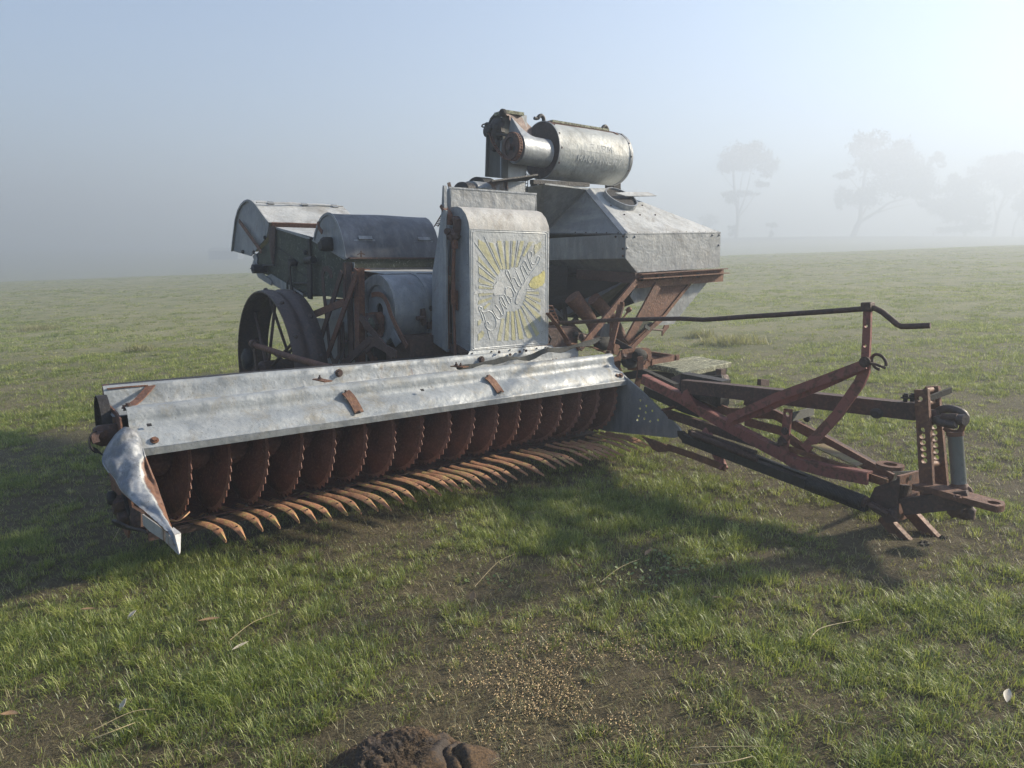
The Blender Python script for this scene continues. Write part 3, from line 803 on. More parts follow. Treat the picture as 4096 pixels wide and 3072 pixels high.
# square steel shoe under the nose
mb = MB()
mb.plate([at(14, 640, 1150, v=-3.36), at(14, 890, 1330, v=-3.09), at(14, 890, 1450, v=-3.09), at(14, 720, 1340, v=-3.26), at(14, 650, 1270, v=-3.36)], .006)
mb.plate([at(14, 894, 1345, v=-3.085), at(14, 965, 1420, v=-3.02), at(14, 1030, 1590, v=-2.962), at(14, 893, 1455, v=-3.085)], .006)
mb.plate([at(14, 985, 1385, v=-3.00), at(14, 1055, 1365, v=-3.02), at(14, 1050, 1570, v=-2.965), at(14, 1040, 1597, v=-2.95)], .006)
mb.plate([at(14, 975, 1300, v=-3.05), at(14, 1055, 1362, v=-3.02), at(14, 985, 1383, v=-3.00), at(14, 955, 1330, v=-3.04)], .006)
mb.build("nose_shoe", galv("scuffed_pale_steel", light=(.44, .44, .44), dark=(.28, .28, .28), rust=.25, dirt_amt=.3, white=.3, metal=.15, seed=41), H)
def singles(name, mat, parent, pts, nrm, r=.009, h=.010, kind='bolt'):
    for p in pts:
        mb = MB()
        if kind == 'bolt': mb.bolt(p, nrm, r, h)
        else: mb.rivet(p, nrm, r)
        mb.build(name, mat, parent)
# ================================================================== THRESHER BODY
BU0, BU1 = 2.55, 3.70
def bv(x, y, u=BU0, zn=3):
    a = uvz(at(zn, x, y, u=u)); return (a[1], a[2])
side = [bv(*q) for q in ((300, 590), (420, 470), (490, 330), (790, 430), (1110, 610), (1115, 960), (830, 925), (740, 900), (445, 760), (330, 725))]
mb = MB().prism(side, BU0, BU1)
body = mb.build("thresher_body", 'moss_wood', H, smooth=20)
# plank joints as thin dark battens
for a, b_ in (((690, 500), (770, 555)), ((500, 500), (780, 700)), ((640, 690), (790, 780))):
    MB().bar(at(3, *a, u=BU0 - .003), at(3, *b_, u=BU0 - .003), .006, .005, up=UV_).build("plank_gap", 'black', body)
# galvanised sloping deck between hood and drum
d0, d1 = bv(500, 338), bv(850, 432)
MB().sheet([[W(u, d0[0] + (d1[0]-d0[0])*f, d0[1] + (d1[1]-d0[1])*f + .008) for f in np.linspace(0, 1, 5)] for u in np.linspace(BU0 - .01, BU1, 8)], .005).build("deck_sheet", 'galv_lichen', H)
MB().bar(at(3, 485, 332, u=BU0 - .012), at(3, 800, 432, u=BU0 - .012), .008, .018, up=ZV).build("deck_edge", 'galv_grey', H)
MB().bar(at(3, 820, 445, u=BU0 - .012), at(3, 1115, 612, u=BU0 - .012), .012, .012, up=ZV).build("deck_edge", 'galv_grey', H)
# rear straw hood
hood = [bv(x, y, zn=11) for x, y in ((155, 965), (182, 720), (215, 470), (255, 330), (310, 230), (360, 185), (410, 166), (445, 172), (490, 200), (560, 280), (640, 395), (730, 510))]
low = [bv(x, y, zn=11) for x, y in ((690, 740), (440, 1045))]
HU1 = uvz(at(3, 1155, 205, v=-6.95))[0]
vs0 = [W(BU0 - .02, v, z) for v, z in hood]; vs1 = [W(HU1, v, z) for v, z in hood]
sk = [[W(u, v, z) for v, z in hood] for u in np.linspace(BU0 - .03, HU1, 12)]
sk = [[np.array(p) + np.array([0, 0, .004*math.sin(i*1.7 + j*.9)]) for j, p in enumerate(r)] for i, r in enumerate(sk)]
hood_o = MB().sheet(sk, .005).build("straw_hood", 'galv_lichen', H, smooth=50)
MB().plate([W(BU0 - .015, v, z) for v, z in hood + low], .008).build("hood_end", 'galv', H)
MB().plate([W(HU1, v, z) for v, z in hood + low], .008).build("hood_end", 'galv', H)
MB().path([W(BU0 - .034, v, z) for v, z in hood], .02, .008, up=UV_).build("hood_rim", 'galv_grey', H)
MB().path([at(11, 495, 200, u=BU0 - .03) + ZV*.004, W(HU1, *bv(490, 195, zn=11)) + ZV*.004], .02, .008).build("hood_seam", 'galv_grey', hood_o)
for f in (.12, .5, .86):
    p = np.array(at(11, 500, 208, u=BU0))*(1-f) + np.array(W(HU1, *bv(500, 208, zn=11)))*f + ZV*.010
    MB().bar(p, p + UV_*.06, .05, .008, up=VV_*.6 + ZV).build("hood_hinge", 'galv_grey', hood_o)
MB().bar(at(11, 222, 485, u=BU0 - .045), at(11, 575, 975, u=BU0 - .045), .008, .040, up=UV_.cross(Vector(at(11, 575, 975, u=2.5)) - Vector(at(11, 222, 485, u=2.5)))).build("hood_brace", 'rust', H)
singles("hood_bolt", 'black', H, [at(11, x, y, u=BU0 - .025) for x, y in ((285, 975), (458, 985), (633, 752))], -UV_, .014, .014)
# rusty beam under the hood and its curved side flange
a = bv(735, 515, zn=11); c_ = bv(790, 590, zn=11)
MB().bar(W(BU0 - .02, (a[0]+c_[0])/2, (a[1]+c_[1])/2 - .01), W(HU1 - .02, (a[0]+c_[0])/2, (a[1]+c_[1])/2 - .01), .012, .075, up=(VV_*.55 + ZV)).build("hood_beam", 'rust', H)
rows = []
for (x0, x1, y) in ((700, 795, 570), (695, 792, 640), (695, 790, 740), (706, 788, 860), (718, 786, 980), (735, 782, 1090), (752, 778, 1190)):
    rows.append([at(11, x0, y, u=BU0 - .030), at(11, (x0+x1)/2 - 6, y, u=BU0 - .036), at(11, x1, y, u=BU0 - .022)])
MB().sheet(rows, .008).build("side_flange", 'rust_dark', H, smooth=60)
# tail: shaker pan and pulley
MB().plate([at(11, x, y, u=BU0 - .012) for x, y in ((440, 1045), (490, 1000), (515, 1085), (505, 1180), (470, 1120))], .008).build("tail_plate", 'galv_grey', H)
MB().path([at(11, x, y, u=BU0 - .02) for x, y in ((445, 1140), (490, 1230), (530, 1340), (620, 1400), (740, 1470))], .01, .05, up=(VV_ + ZV)).build("tail_strap", 'galv', H)
MB().plate([at(11, x, y, u=BU0 - .030) for x, y in ((535, 1300), (590, 1310), (730, 1420), (745, 1480), (735, 1500), (610, 1410), (540, 1355))], .008).build("tail_plate", 'galv', H)
MB().plate([at(11, x, y, u=BU0 - .018) for x, y in ((645, 1365), (730, 1325), (965, 1470), (1240, 1640), (1235, 1690), (960, 1610), (740, 1470))], .006).build("sieve_tray", 'galv', H)
MB().prism([bv(x, y, zn=11) for x, y in ((730, 1330), (1240, 1645), (1235, 1690), (960, 1610), (740, 1490))], BU0 + .002, BU1 - .1).build("sieve_bottom", 'galv_grey', H)
pc = at(11, 600, 1245, u=BU0 - .05)
MB().tube([np.array(pc) - U*.10, np.array(pc) - U*.10, np.array(pc) + U*.03], [.03, .043, .043], 20).build("tail_pulley", 'black', H)
MB().tube([at(11, 495, 1203, u=BU0 - .06), at(11, 775, 1190, u=BU0 - .06)], .009, 8).build("tail_rod", 'black', H)
# hanging straps and levers on the side
MB().path([at(11, 1022, 1090, u=BU0 - .04), at(11, 1015, 1250, u=BU0 - .045), at(11, 1035, 1450, u=BU0 - .045), at(11, 1070, 1650, u=BU0 - .045)], .012, .042, up=VV_).build("shaker_hanger", 'black', H)
MB().path([at(11, 985, 1560, u=BU0 - .05), at(11, 985, 1440, u=BU0 - .05), at(11, 1020, 1400, u=BU0 - .05)], .012, .026, up=VV_).build("hanger_loop", 'black', H)
lump("hanger_knob", at(11, 1075, 1150, u=BU0 - .03), .032, 'black', H, d=.07)
MB().bar(at(11, 1340, 1100, u=BU0 - .05), at(11, 1345, 1720, u=BU0 - .05), .02, .068, up=VV_).build("shaker_hanger", 'black', H)
MB().tube([at(11, 1280, 1120, u=BU0 - .06), at(11, 1400, 1100, u=BU0 - .06)], .03, 14).build("hanger_boss", 'black', H)
MB().tube([at(11, 1095, 1478, u=BU0 - .03), at(11, 1340, 1472, u=BU0 - .03)], .010, 8).build("link_rod", 'black', H)
MB().bar(at(11, 1330, 770, u=BU0 - .02), at(11, 1345, 1120, u=BU0 - .02), .016, .04, up=VV_).build("side_batten", 'black', H)
lump("side_lug", at(11, 1270, 985, u=BU0 - .02), .025, 'black', H, d=.03)
# threshing drum cover
def drum_prof(n=22):
    pts = [(1440, 790), (1460, 690), (1490, 590), (1520, 510), (1560, 440), (1610, 395), (1660, 374), (1705, 380), (1750, 420), (1800, 500), (1845, 610), (1885, 750), (1920, 910), (1945, 1080)]
    return [bv(x, y, zn=11) for x, y in pts]
dp = drum_prof()
DU0, DU1 = BU0 - .015, 3.42
rows = [[np.array(W(u, v, z)) + np.array([0, 0, .003*math.sin(u*9 + j)]) for j, (v, z) in enumerate(dp)] for u in np.linspace(DU0, DU1, 14)]
drum = MB().sheet(rows, .006).build("drum_cover", 'galv_dark', H, smooth=50)
MB().plate([W(DU0 + .004, v, z) for v, z in dp] + [W(DU0 + .004, *bv(1905, 1100, zn=11)), W(DU0 + .004, *bv(1400, 800, zn=11))], .008).build("drum_end", 'galv', H)
MB().path([W(DU0 - .006, v, z) for v, z in dp], .02, .006, up=UV_).build("drum_rim", 'galv_grey', drum)
# lighter patch of un-weathered sheet at the near end of the cover
for (zx, zy) in ((1280, 430), (1800, 440)):
    p = at(3, zx, zy, v=-5.235); d = Vector(VV_*.85 + ZV*.5)
    MB().bar(p - UV_*.06, p + UV_*.06, .03, .035, up=d).bar(p - UV_*.10, p + UV_*.085, .045, .008, up=d).build("cover_handle", 'galv_grey', drum)
lump("shaft_end", at(11, 1610, 880, u=BU0 - .05), .055, 'black', H, d=.12, n=14, jag=.3)
MB().path([at(11, 1475, 500, u=BU0 - .05), at(11, 1480, 590, u=BU0 - .05), at(11, 1535, 670, u=BU0 - .05)], .008, .035, up=VV_).build("latch_strap", 'rust', H)
# front wall under the drum: boards, angle irons, rusty shaft
fv = uvz(at(3, 1120, 615, u=BU0))[1]
MB().bar(W(BU0, fv + .01, 1.465), W(3.46, fv + .01, 1.465), .05, .075).build("front_board", 'moss_wood', H)
MB().bar(W(BU0, fv + .03, 1.505), W(3.46, fv + .03, 1.505), .06, .012).build("front_angle", 'rust_dark', H)
MB().bar(W(BU0, fv + .02, 1.415), W(3.46, fv + .02, 1.415), .03, .03).build("front_rail", 'galv_dark', H)
MB().bar(W(BU0 + .15, fv + .03, 1.365), W(3.46, fv + .03, 1.365), .03, .05).build("front_plank", 'rust', H)
MB().tube([at(3, 1140, 725, v=fv + .10), at(3, 1320, 718, v=fv + .06)], .018, 12).build("front_shaft", 'rust_orange', H)
p = at(3, 1250, 595, v=fv + .05)
MB().tube([p, p + ZV*.05], .006, 8).path([p + ZV*.02 - UV_*.03, p + ZV*.035, p + ZV*.02 + UV_*.03], .012, .006).build("wing_nut", 'rust_dark', H)
MB().plate([at(3, x, y, u=BU0 - .03) for x, y in ((1125, 640), (1190, 640), (1190, 725), (1130, 725))], .006).build("corner_plate", 'galv_pale', H)
# lower body: dark boxed underside seen between the braces
lowp = [bv(830, 925), bv(1115, 960), (-4.98, .42), (-5.6, .42)]
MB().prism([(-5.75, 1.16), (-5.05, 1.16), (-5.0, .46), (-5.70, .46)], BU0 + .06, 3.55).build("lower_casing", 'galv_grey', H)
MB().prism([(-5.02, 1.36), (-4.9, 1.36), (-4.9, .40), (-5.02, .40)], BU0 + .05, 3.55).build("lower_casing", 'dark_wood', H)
# frame posts and braces at the near side
PU = BU0 - .10
MB().angle(at(3, 1225, 690, u=PU), at(3, 1235, 1570, u=PU), .075, .05, .010, -VV_, UV_).build("frame_post", 'rust', H)
MB().bar(at(3, 1140, 640, u=PU + .05), at(3, 1165, 1500, u=PU + .05), .012, .085, up=VV_).build("frame_post", 'rust_dark', H)
MB().bar(at(3, 1100, 640, u=PU - .02), at(3, 1105, 980, u=PU - .02), .014, .03, up=VV_).build("frame_post", 'rust_dark', H)
for a, c_, w_, mt in (((1078, 725), (895, 1310), .05, 'rust_dark'), ((1205, 700), (1195, 800), .05, 'rust'), ((1195, 790), (950, 1470), .05, 'rust'), ((810, 1110), (1105, 990), .055, 'rust'), ((1075, 1560), (1330, 1325), .06, 'rust_dark'), ((1330, 1325), (1560, 1455), .055, 'rust_dark'), ((1240, 1120), (1530, 1480), .05, 'rust_dark'), ((1390, 1330), (1290, 1430), .03, 'rust_dark')):
    A_, B_ = Vector(at(3, *a, u=PU - .03)), Vector(at(3, *c_, u=PU - .03))
    MB().bar(A_, B_, w_*.25, w_, up=UV_.cross(B_ - A_)).build("frame_brace", mt, H)
MB().path([at(3, x, y, u=PU - .01) for x, y in ((985, 780), (980, 730), (955, 695), (920, 700), (908, 750), (915, 870), (940, 1100), (960, 1300), (975, 1450), (1000, 1515), (1030, 1515), (1052, 1470), (1058, 1180))], .045, .007, up=UV_).build("belt_loop", 'rust_dark', H, smooth=60)
for (x, y, w_, h_) in ((1085, 1170, .02, .40), (1120, 1330, .10, .02), (1085, 1350, .025, .35)):
    p = at(3, x, y, u=PU + .02); MB().bar(p, p - ZV*h_*.5, w_, .02).build("small_bracket", 'rust_dark', H)
MB().plate([at(3, x, y, u=PU + .07) for x, y in ((830, 1130), (1075, 1150), (1060, 1560), (960, 1560), (880, 1300))], .006).build("pale_guard", 'galv_grey', H)
MB().plate([at(3, x, y, u=PU + .06) for x, y in ((1105, 1140), (1195, 1160), (1195, 1270), (1105, 1260))], .006).build("pale_guard", 'galv', H)
# ------------------------------------------------------------------ fan housing
FU = 2.58
fc = at(12, 455, 900, u=FU); fcv, fcz = uvz(fc)[1:]
FR = uvz(at(12, 440, 372, u=FU))[2] - fcz
FUE = 2.86
fan = MB().tube([W(FU, fcv, fcz), W(FUE, fcv, fcz)], FR, 56, caps=False)
fan.build("fan_drum", 'galv', H, smooth=60)
MB().ring(W(FU - .022, fcv, fcz), UV_, FR*.71, FR*1.012, .022, 56).build("fan_rim", 'galv_grey', H, smooth=40)
MB().ring(W(FU - .004, fcv, fcz), UV_, .05, FR*.70, .01, 56, a0=0, a1=360).build("fan_face", 'galv', H, smooth=40)
MB().ring(W(FU - .006, fcv, fcz), UV_, FR*.685, FR*.71, .010, 56).build("fan_lip", 'galv_dark', H, smooth=40)
MB().ring(W(FUE - .02, fcv, fcz), UV_, FR, FR + .008, .03, 56).build("fan_seam", 'galv_grey', H, smooth=40)
for k in range(14):
    th = R(-60 + k*17); q = W(FU - .024, fcv + FR*.95*math.cos(th), fcz + FR*.95*math.sin(th))
    MB().rivet(q, -UV_, .006).build("fan_rivet", 'galv_grey', H)
# boxed neck joining fan to elevator
nk = [(fcv + FR*math.cos(t), fcz + FR*math.sin(t)) for t in np.linspace(R(100), R(0), 12)] + [(fcv + FR, fcz - FR*1.05), (fcv - .1, fcz - FR*1.05)]
MB().prism(nk, FUE + .005, 3.03).build("fan_neck", 'galv', H, smooth=30)
MB().sheet([[W(u, fcv + (fv - fcv + .05)*f, fcz + FR + .005 + .02*f) for f in np.linspace(0, 1, 4)] for u in np.linspace(FU + .05, 3.28, 4)], .006).build("fan_top_sheet", 'galv_lichen', H)
MB().plate([at(12, x, y, u=FU - .02) for x, y in ((130, 560), (270, 430), (305, 400), (190, 600), (250, 860), (160, 720))], .008).build("fan_bracket", 'galv', H)
MB().plate([at(12, x, y, u=FU - .02) for x, y in ((610, 1310), (660, 1190), (770, 1390), (690, 1460))], .008).build("fan_bracket", 'galv', H)
MB().path(spline([at(12, x, y, u=FU - .055) for x, y in ((330, 680), (420, 665), (500, 700), (560, 800), (610, 950), (665, 1080), (740, 1230), (860, 1460))], 5), .008, .036, up=UV_.cross(VV_ + ZV*.4)).build("curved_arm", 'rust', H, smooth=50)
MB().plate([at(12, x, y, u=FU - .03) for x, y in ((230, 960), (330, 940), (450, 930), (490, 1000), (490, 1300), (430, 1340), (420, 1200), (400, 980), (240, 1000))], .03).build("bearing_bracket", 'rust', H)
lump("bearing", at(12, 320, 1110, u=FU - .07), .062, 'rust_dark', H, d=.10, n=14, jag=.2)
o = lump("bearing_core", at(12, 320, 1110, u=FU - .125), .036, 'moss_wood', H, d=.04, n=12, jag=.25)
MB().tube([at(12, 350, 1320, u=FU - .06), at(12, 350, 1390, u=FU - .06)], .014, 10).build("bearing_stud", 'black', H)
MB().tube([at(12, 130, 650, u=FU - .05), at(12, 185, 650, u=FU - .05)], .024, 12).build("side_knob", 'black', H)
# gear boxes and clamps on the neck
MB().plate([at(12, x, y, v=fcv + FR + .03) for x, y in ((1150, 1090), (1230, 1090), (1285, 960), (1320, 960), (1385, 1100), (1390, 1150), (1290, 1200), (1170, 1190))], .03).build("rusty_clamp", 'rust_dark', H)
MB().plate([at(12, x, y, v=fcv + FR + .02) for x, y in ((1070, 890), (1120, 880), (1140, 1000), (1140, 1130), (1095, 1140), (1060, 1060))], .025).build("rusty_clamp", 'rust_dark', H)
p = at(12, 1010, 1030, v=fcv + FR + .05); MB().tube([p, p + UV_*.06], .016, 10).build("clamp_bolt", 'rust_dark', H)
p = at(12, 1222, 880, v=fcv + FR + .005); MB().bolt(p, VV_, .014, .012).build("neck_bolt", 'black', H)
MB().bar(at(12, 760, 1430, v=fcv + .2), at(12, 1220, 1400, v=fcv + FR + .05), .03, .11).build("fan_crossbar", 'rust_dark', H)
MB().tube([at(12, 890, 1520, v=fcv + FR - .05), at(12, 1200, 1490, v=fcv + FR + .06)], .022, 10).build("lower_shaft", 'rust', H)
lump("shaft_collar", at(12, 870, 1510, v=fcv + FR - .06), .042, 'rust', H, d=.05, n=10)
MB().prism([(-4.75, .95), (-4.4, .95), (-4.4, .45), (-4.75, .45)], 2.62, 3.0).build("under_frame", 'rust_dark', H)
MB().bar(at(12, 155, 1330, u=2.6), at(12, 380, 1680, u=2.6), .03, .05).build("under_frame", 'rust', H)

# ------------------------------------------------------------------ left ground wheel
WU0, WU1, WR = 2.09, 2.36, .675
wc = at(0, 1064, 1483, u=2.1); wcv, wcz = uvz(wc)[1:]
wheel = MB()
prof = []
for i in range(15):
    f = i/14
    groove = .022*math.exp(-((f - .5)/.10)**2)
    prof.append((WU0 + (WU1 - WU0)*f, WR - groove - .012*(abs(f - .5)*2)**4))
n = 96; vs = []; fs = []
for k in range(n):
    th = 2*math.pi*k/n
    for (u, r_) in prof: vs.append(W(u, wcv + r_*math.cos(th), wcz + r_*math.sin(th)))
    for (u, r_) in reversed(prof): vs.append(W(u, wcv + (r_ - .012)*math.cos(th), wcz + (r_ - .012)*math.sin(th)))
m_ = len(prof)*2
for k in range(n):
    k2 = (k+1) % n
    for j in range(m_): fs.append((k*m_ + j, k*m_ + (j+1) % m_, k2*m_ + (j+1) % m_, k2*m_ + j))
whl = MB().add(vs, fs).build("wheel", 'steel', H, smooth=50)
for k in range(24):
    th = 2*math.pi*k/24; f = (.18, .82)[k % 2]
    r_ = WR - .004; nrm = VV_*math.cos(th) + ZV*math.sin(th)
    MB().rivet(W(WU0 + (WU1-WU0)*f, wcv + r_*math.cos(th), wcz + r_*math.sin(th)), nrm, .022).build("tread_rivet", 'steel', whl)
hub_u = (WU0 + WU1)/2
MB().tube([W(WU0 - .06, wcv, wcz), W(WU0 - .02, wcv, wcz), W(WU1 + .05, wcv, wcz)], [.055, .085, .085], 20).build("wheel_hub", 'rust_dark', whl)
for k in range(14):
    th = 2*math.pi*(k + .3)/14; s_ = -1 if k % 2 else 1
    a = W(hub_u + s_*.10, wcv + .07*math.cos(th), wcz + .07*math.sin(th))
    c_ = W(hub_u + s_*.02, wcv + (WR - .02)*math.cos(th), wcz + (WR - .02)*math.sin(th))
    MB().tube([a, c_], .013, 8).build("spoke", 'rust_dark', whl)
MB().tube([W(WU0 - .05, wcv, wcz), W(3.6, wcv, wcz)], .03, 14).build("axle", 'rust_dark', H)
MB().tube([at(3, 285, 1355, u=1.98), at(3, 300, 1370, u=1.97), at(3, 600, 1470, u=2.02), at(3, 920, 1560, u=2.06), at(3, 985, 1575, u=2.07)], [.03, .022, .024, .024, .03], 14).build("axle_stay", 'rust', H)
MB().bar(at(3, 300, 1340, u=1.99), at(3, 330, 1640, u=2.02), .014, .045, up=VV_).build("stay_bracket", 'rust_dark', H)
lump("hub_grease", at(3, 250, 1500, u=2.07), .075, 'black', H, d=.09, n=12, jag=.35)
MB().ring(at(3, 300, 1362, u=1.96), (Vector(at(3, 600, 1470, u=2.02)) - Vector(at(3, 300, 1370, u=1.97))).normalized(), .02, .036, .02, 16).build("stay_collar", 'rust_dark', H)
MB().path(spline([at(3, 630, 1270, u=2.42), at(3, 640, 1400, u=2.42), at(3, 615, 1440, u=2.42), at(3, 625, 1500, u=2.42)], 4), .02, .02, up=UV_).build("wheel_hook", 'black', H)
# ================================================================== SUNBURST PANEL BOX
PV = -4.0
PL, PR_, PB, PT = 2.868, 3.594, .862, 1.698
CAPP = [(PV, PB), (PV, PT), (-4.012, 1.745), (-4.042, 1.797), (-4.090, 1.838), (-4.14, 1.852), (-4.225, 1.852), (-4.225, PB)]
rows = [[W(u, v, z) for v, z in CAPP[:7]] for u in np.linspace(PL, PR_, 6)]
def tilt(u): return .0
box = MB().sheet([[W(u, v, z) for v, z in CAPP[1:7]] for u in np.linspace(PL, PR_, 8)], .004).build("box_top", galv("lichened_cap", light=(.42, .41, .385), dark=(.27, .26, .245), dirt=(.20, .165, .115), dirt_amt=.85, rust=.04, white=.7, metal=.1, rough=.75, seed=52), H, smooth=50)
panel = MB().bar(W((PL + PR_)/2, PV - .002, PB), W((PL + PR_)/2, PV - .002, PT), PR_ - PL, .004, up=VV_).build("sunburst_panel", 'panel', H)
MB().plate([W(PL + .003, v, z) for v, z in CAPP], .005).build("box_side", 'galv', H)
MB().plate([W(PR_ - .003, v, z) for v, z in CAPP], .005).build("box_side", 'galv', H)
singles("rivet", 'galv_grey', H, [W(PL, PV - .03, z) for z in np.linspace(PB + .05, PT - .05, 9)], -UV_, .005, kind='rivet')
def pp_(x, y, d=0.0): return at(10, x, y, v=PV + .0005 + d)
def pe_(x, y, r=.004): return at(10, x, y, v=PV + .0025 - r)
def ridge(mb, pts, r, closed=False, k=1):
    P = [pe_(*q, r) for q in pts]
    if closed: P = P + P[:1]
    if k > 1: P = spline(P, k)
    return mb.tube(P, r, 8)
# embossed double border
for off, r_ in ((0, .0065), (-24, .0035)):
    q = [(38 + off, 95 + off*.8), (60 + off, 82 + off), (500, 96 + off), (985 - off*.9, 112 + off), (1006 - off, 130 + off*.8), (1010 - off, 800), (1008 - off, 1540 - off), (990 - off, 1562 - off), (500, 1605 - off), (60 + off, 1645 - off*.6), (42 + off, 1630 - off*.4), (40 + off, 800)]
    ridge(MB(), q, r_, True).build("embossed_border", 'panel', panel, smooth=60)
RAYS = [[(400, 630), (375, 665), (110, 300), (110, 190), (200, 235)], [(440, 590), (410, 590), (250, 232), (305, 238)], [(475, 580), (442, 592), (360, 210), (415, 210)],
        [(520, 590), (490, 590), (468, 210), (510, 210)], [(578, 560), (545, 570), (570, 210), (610, 210)], [(628, 560), (600, 560), (672, 210), (720, 210)],
        [(722, 420), (700, 410), (782, 220), (842, 220)], [(330, 700), (345, 680), (110, 408), (110, 490)], [(310, 765), (325, 745), (118, 558), (118, 640)],
        [(305, 825), (312, 800), (118, 698), (118, 762)], [(300, 852), (300, 835), (118, 805), (118, 846)], [(300, 922), (305, 905), (118, 908), (118, 950)],
        [(290, 982), (292, 955), (115, 1005), (108, 1060)], [(290, 1030), (250, 1035), (175, 1090), (190, 1125)], [(105, 1272), (150, 1250), (152, 1300), (110, 1340)],
        [(107, 1450), (160, 1402), (190, 1422), (180, 1480), (110, 1540)], [(460, 1240), (420, 1242), (360, 1540), (410, 1540)], [(525, 1150), (495, 1150), (455, 1535), (512, 1535)],
        [(575, 1150), (545, 1150), (556, 1525), (606, 1525)], [(625, 1130), (600, 1140), (652, 1515), (715, 1515)], [(670, 1108), (645, 1120), (762, 1505), (830, 1490)],
        [(702, 1068), (680, 1080), (882, 1482), (925, 1440)], [(716, 1010), (704, 1030), (935, 1292), (940, 1205)], [(742, 960), (730, 985), (935, 1140), (940, 1070)],
        [(746, 920), (735, 940), (935, 1030), (940, 985)], [(750, 890), (746, 906), (915, 925), (915, 885)]]
def ragged(poly, step=14, amp=5.0, seed=0):
    r_ = random.Random(seed); out = []
    for i in range(len(poly)):
        a, b_ = poly[i], poly[(i+1) % len(poly)]
        L_ = math.hypot(b_[0]-a[0], b_[1]-a[1]); m_ = max(1, int(L_/step))
        for j in range(m_):
            f = j/m_
            out.append((a[0] + (b_[0]-a[0])*f + r_.uniform(-amp, amp), a[1] + (b_[1]-a[1])*f + r_.uniform(-amp, amp)))
    return out
def paint(mb, poly, lift, amp=4.0, seed=0):
    q = ragged(poly, 13, amp, seed)
    P = [pp_(x, y, lift) for x, y in q]; n = len(P)
    mb.add(P + [Vector(p) - VV_*.0025 for p in P], [tuple(range(n)), tuple(range(2*n-1, n-1, -1))] + [(i, n+i, n+(i+1) % n, (i+1) % n) for i in range(n)])
    return mb
for i, r_ in enumerate(RAYS): paint(MB(), r_, .0010, 3.5, i).build("painted_ray", 'yellow', panel, smooth=0)
paint(MB(), [(785, 790), (800, 740), (850, 690), (930, 650), (990, 600), (996, 690), (990, 770), (920, 830), (860, 845), (800, 825)], .0016, 7, 91).build("paint_blotch", 'bright_yellow', panel, smooth=0)
paint(MB(), [(860, 260), (945, 215), (942, 300), (905, 350), (860, 390), (852, 300)], .0014, 7, 92).build("paint_blotch", 'yellow', panel, smooth=0)
paint(MB(), [(55, 885), (180, 858), (300, 868), (322, 790), (372, 745), (430, 770), (455, 860), (420, 930), (340, 945), (300, 905), (180, 905), (58, 915)], .0020, 9, 93).build("paint_blotch", 'white', panel, smooth=0)
paint(MB(), [(612, 1040), (612, 980), (650, 880), (700, 800), (742, 722), (752, 745), (715, 830), (690, 930), (655, 1045)], .0020, 6, 94).build("paint_blotch", 'white', panel, smooth=0)
paint(MB(), [(465, 860), (520, 835), (560, 880), (560, 950), (530, 975), (480, 930)], .0020, 8, 95).build("paint_blotch", 'white', panel, smooth=0)
# embossed ray lines
mb = MB()
for a, c_ in (((60, 232), (372, 668)), ((185, 150), (405, 625)), ((352, 238), (442, 600)), ((455, 210), (486, 585)), ((548, 208), (532, 585)), ((640, 200), (585, 560)), ((735, 280), (635, 555)), ((95, 470), (342, 700)), ((112, 545), (330, 722)), ((120, 655), (322, 770)), ((118, 775), (310, 808)), ((160, 812), (305, 835)), ((180, 950), (305, 920)), ((490, 1150), (470, 1300)), ((530, 1145), (515, 1420)), ((585, 1145), (610, 1500)), ((640, 1110), (740, 1480)), ((675, 1078), (900, 1420)), ((705, 1035), (920, 1300)), ((728, 990), (930, 1150)), ((738, 945), (880, 1030)), ((745, 908), (910, 930)), ((752, 880), (880, 878)), ((750, 850), (840, 848))):
    ridge(mb, [a, c_], .0024)
mb.build("embossed_rays", 'panel', panel, smooth=60)
# embossed script lettering
LET = [
 [(172, 1270), (150, 1190), (118, 1115), (113, 1095), (128, 1082), (150, 1092), (155, 1115), (140, 1128), (150, 1148), (190, 1160), (250, 1142), (300, 1178), (340, 1255), (345, 1330), (315, 1385), (265, 1400), (222, 1372), (198, 1325), (205, 1288), (235, 1285), (255, 1318)],
 [(150, 1128), (185, 1205), (208, 1290), (228, 1390), (262, 1520)],
 [(298, 1125), (340, 1205), (368, 1240), (398, 1245), (415, 1215), (398, 1150), (332, 1058)],
 [(332, 1058), (385, 1130), (425, 1195), (445, 1180)],
 [(488, 1112), (430, 1050), (392, 975), (408, 955), (432, 975), (488, 1112)],
 [(445, 1180), (440, 1130), (385, 1000)],
 [(415, 950), (440, 922), (462, 935), (490, 1000), (520, 1045), (540, 1020), (520, 950), (470, 850), (475, 832), (510, 826), (545, 850), (575, 910), (575, 960), (545, 985), (520, 965)],
 [(612, 895), (560, 800), (500, 690), (470, 630), (478, 605), (500, 605), (520, 650), (548, 740), (580, 850), (610, 900)],
 [(548, 740), (560, 708), (585, 705), (605, 740), (640, 805), (668, 815), (688, 790)],
 [(605, 610), (640, 690), (672, 760), (690, 790), (712, 765)],
 [(590, 575), (604, 580)],
 [(735, 735), (700, 650), (668, 560), (682, 540), (704, 545), (765, 662)],
 [(690, 520), (705, 487), (728, 482), (752, 530), (785, 592), (808, 592), (818, 568)],
 [(818, 568), (785, 480), (762, 410), (768, 365), (795, 350), (818, 370), (818, 415), (796, 450), (812, 500), (840, 520), (868, 505), (885, 450), (902, 415), (920, 425), (922, 470), (885, 535), (830, 605), (760, 700), (700, 790), (650, 885), (615, 960), (598, 1015), (612, 1046), (645, 1040), (668, 990)]]
mb = MB()
for s_ in LET: ridge(mb, s_, .0054, False, 5)
mb.build("embossed_lettering", 'panel', panel, smooth=60)
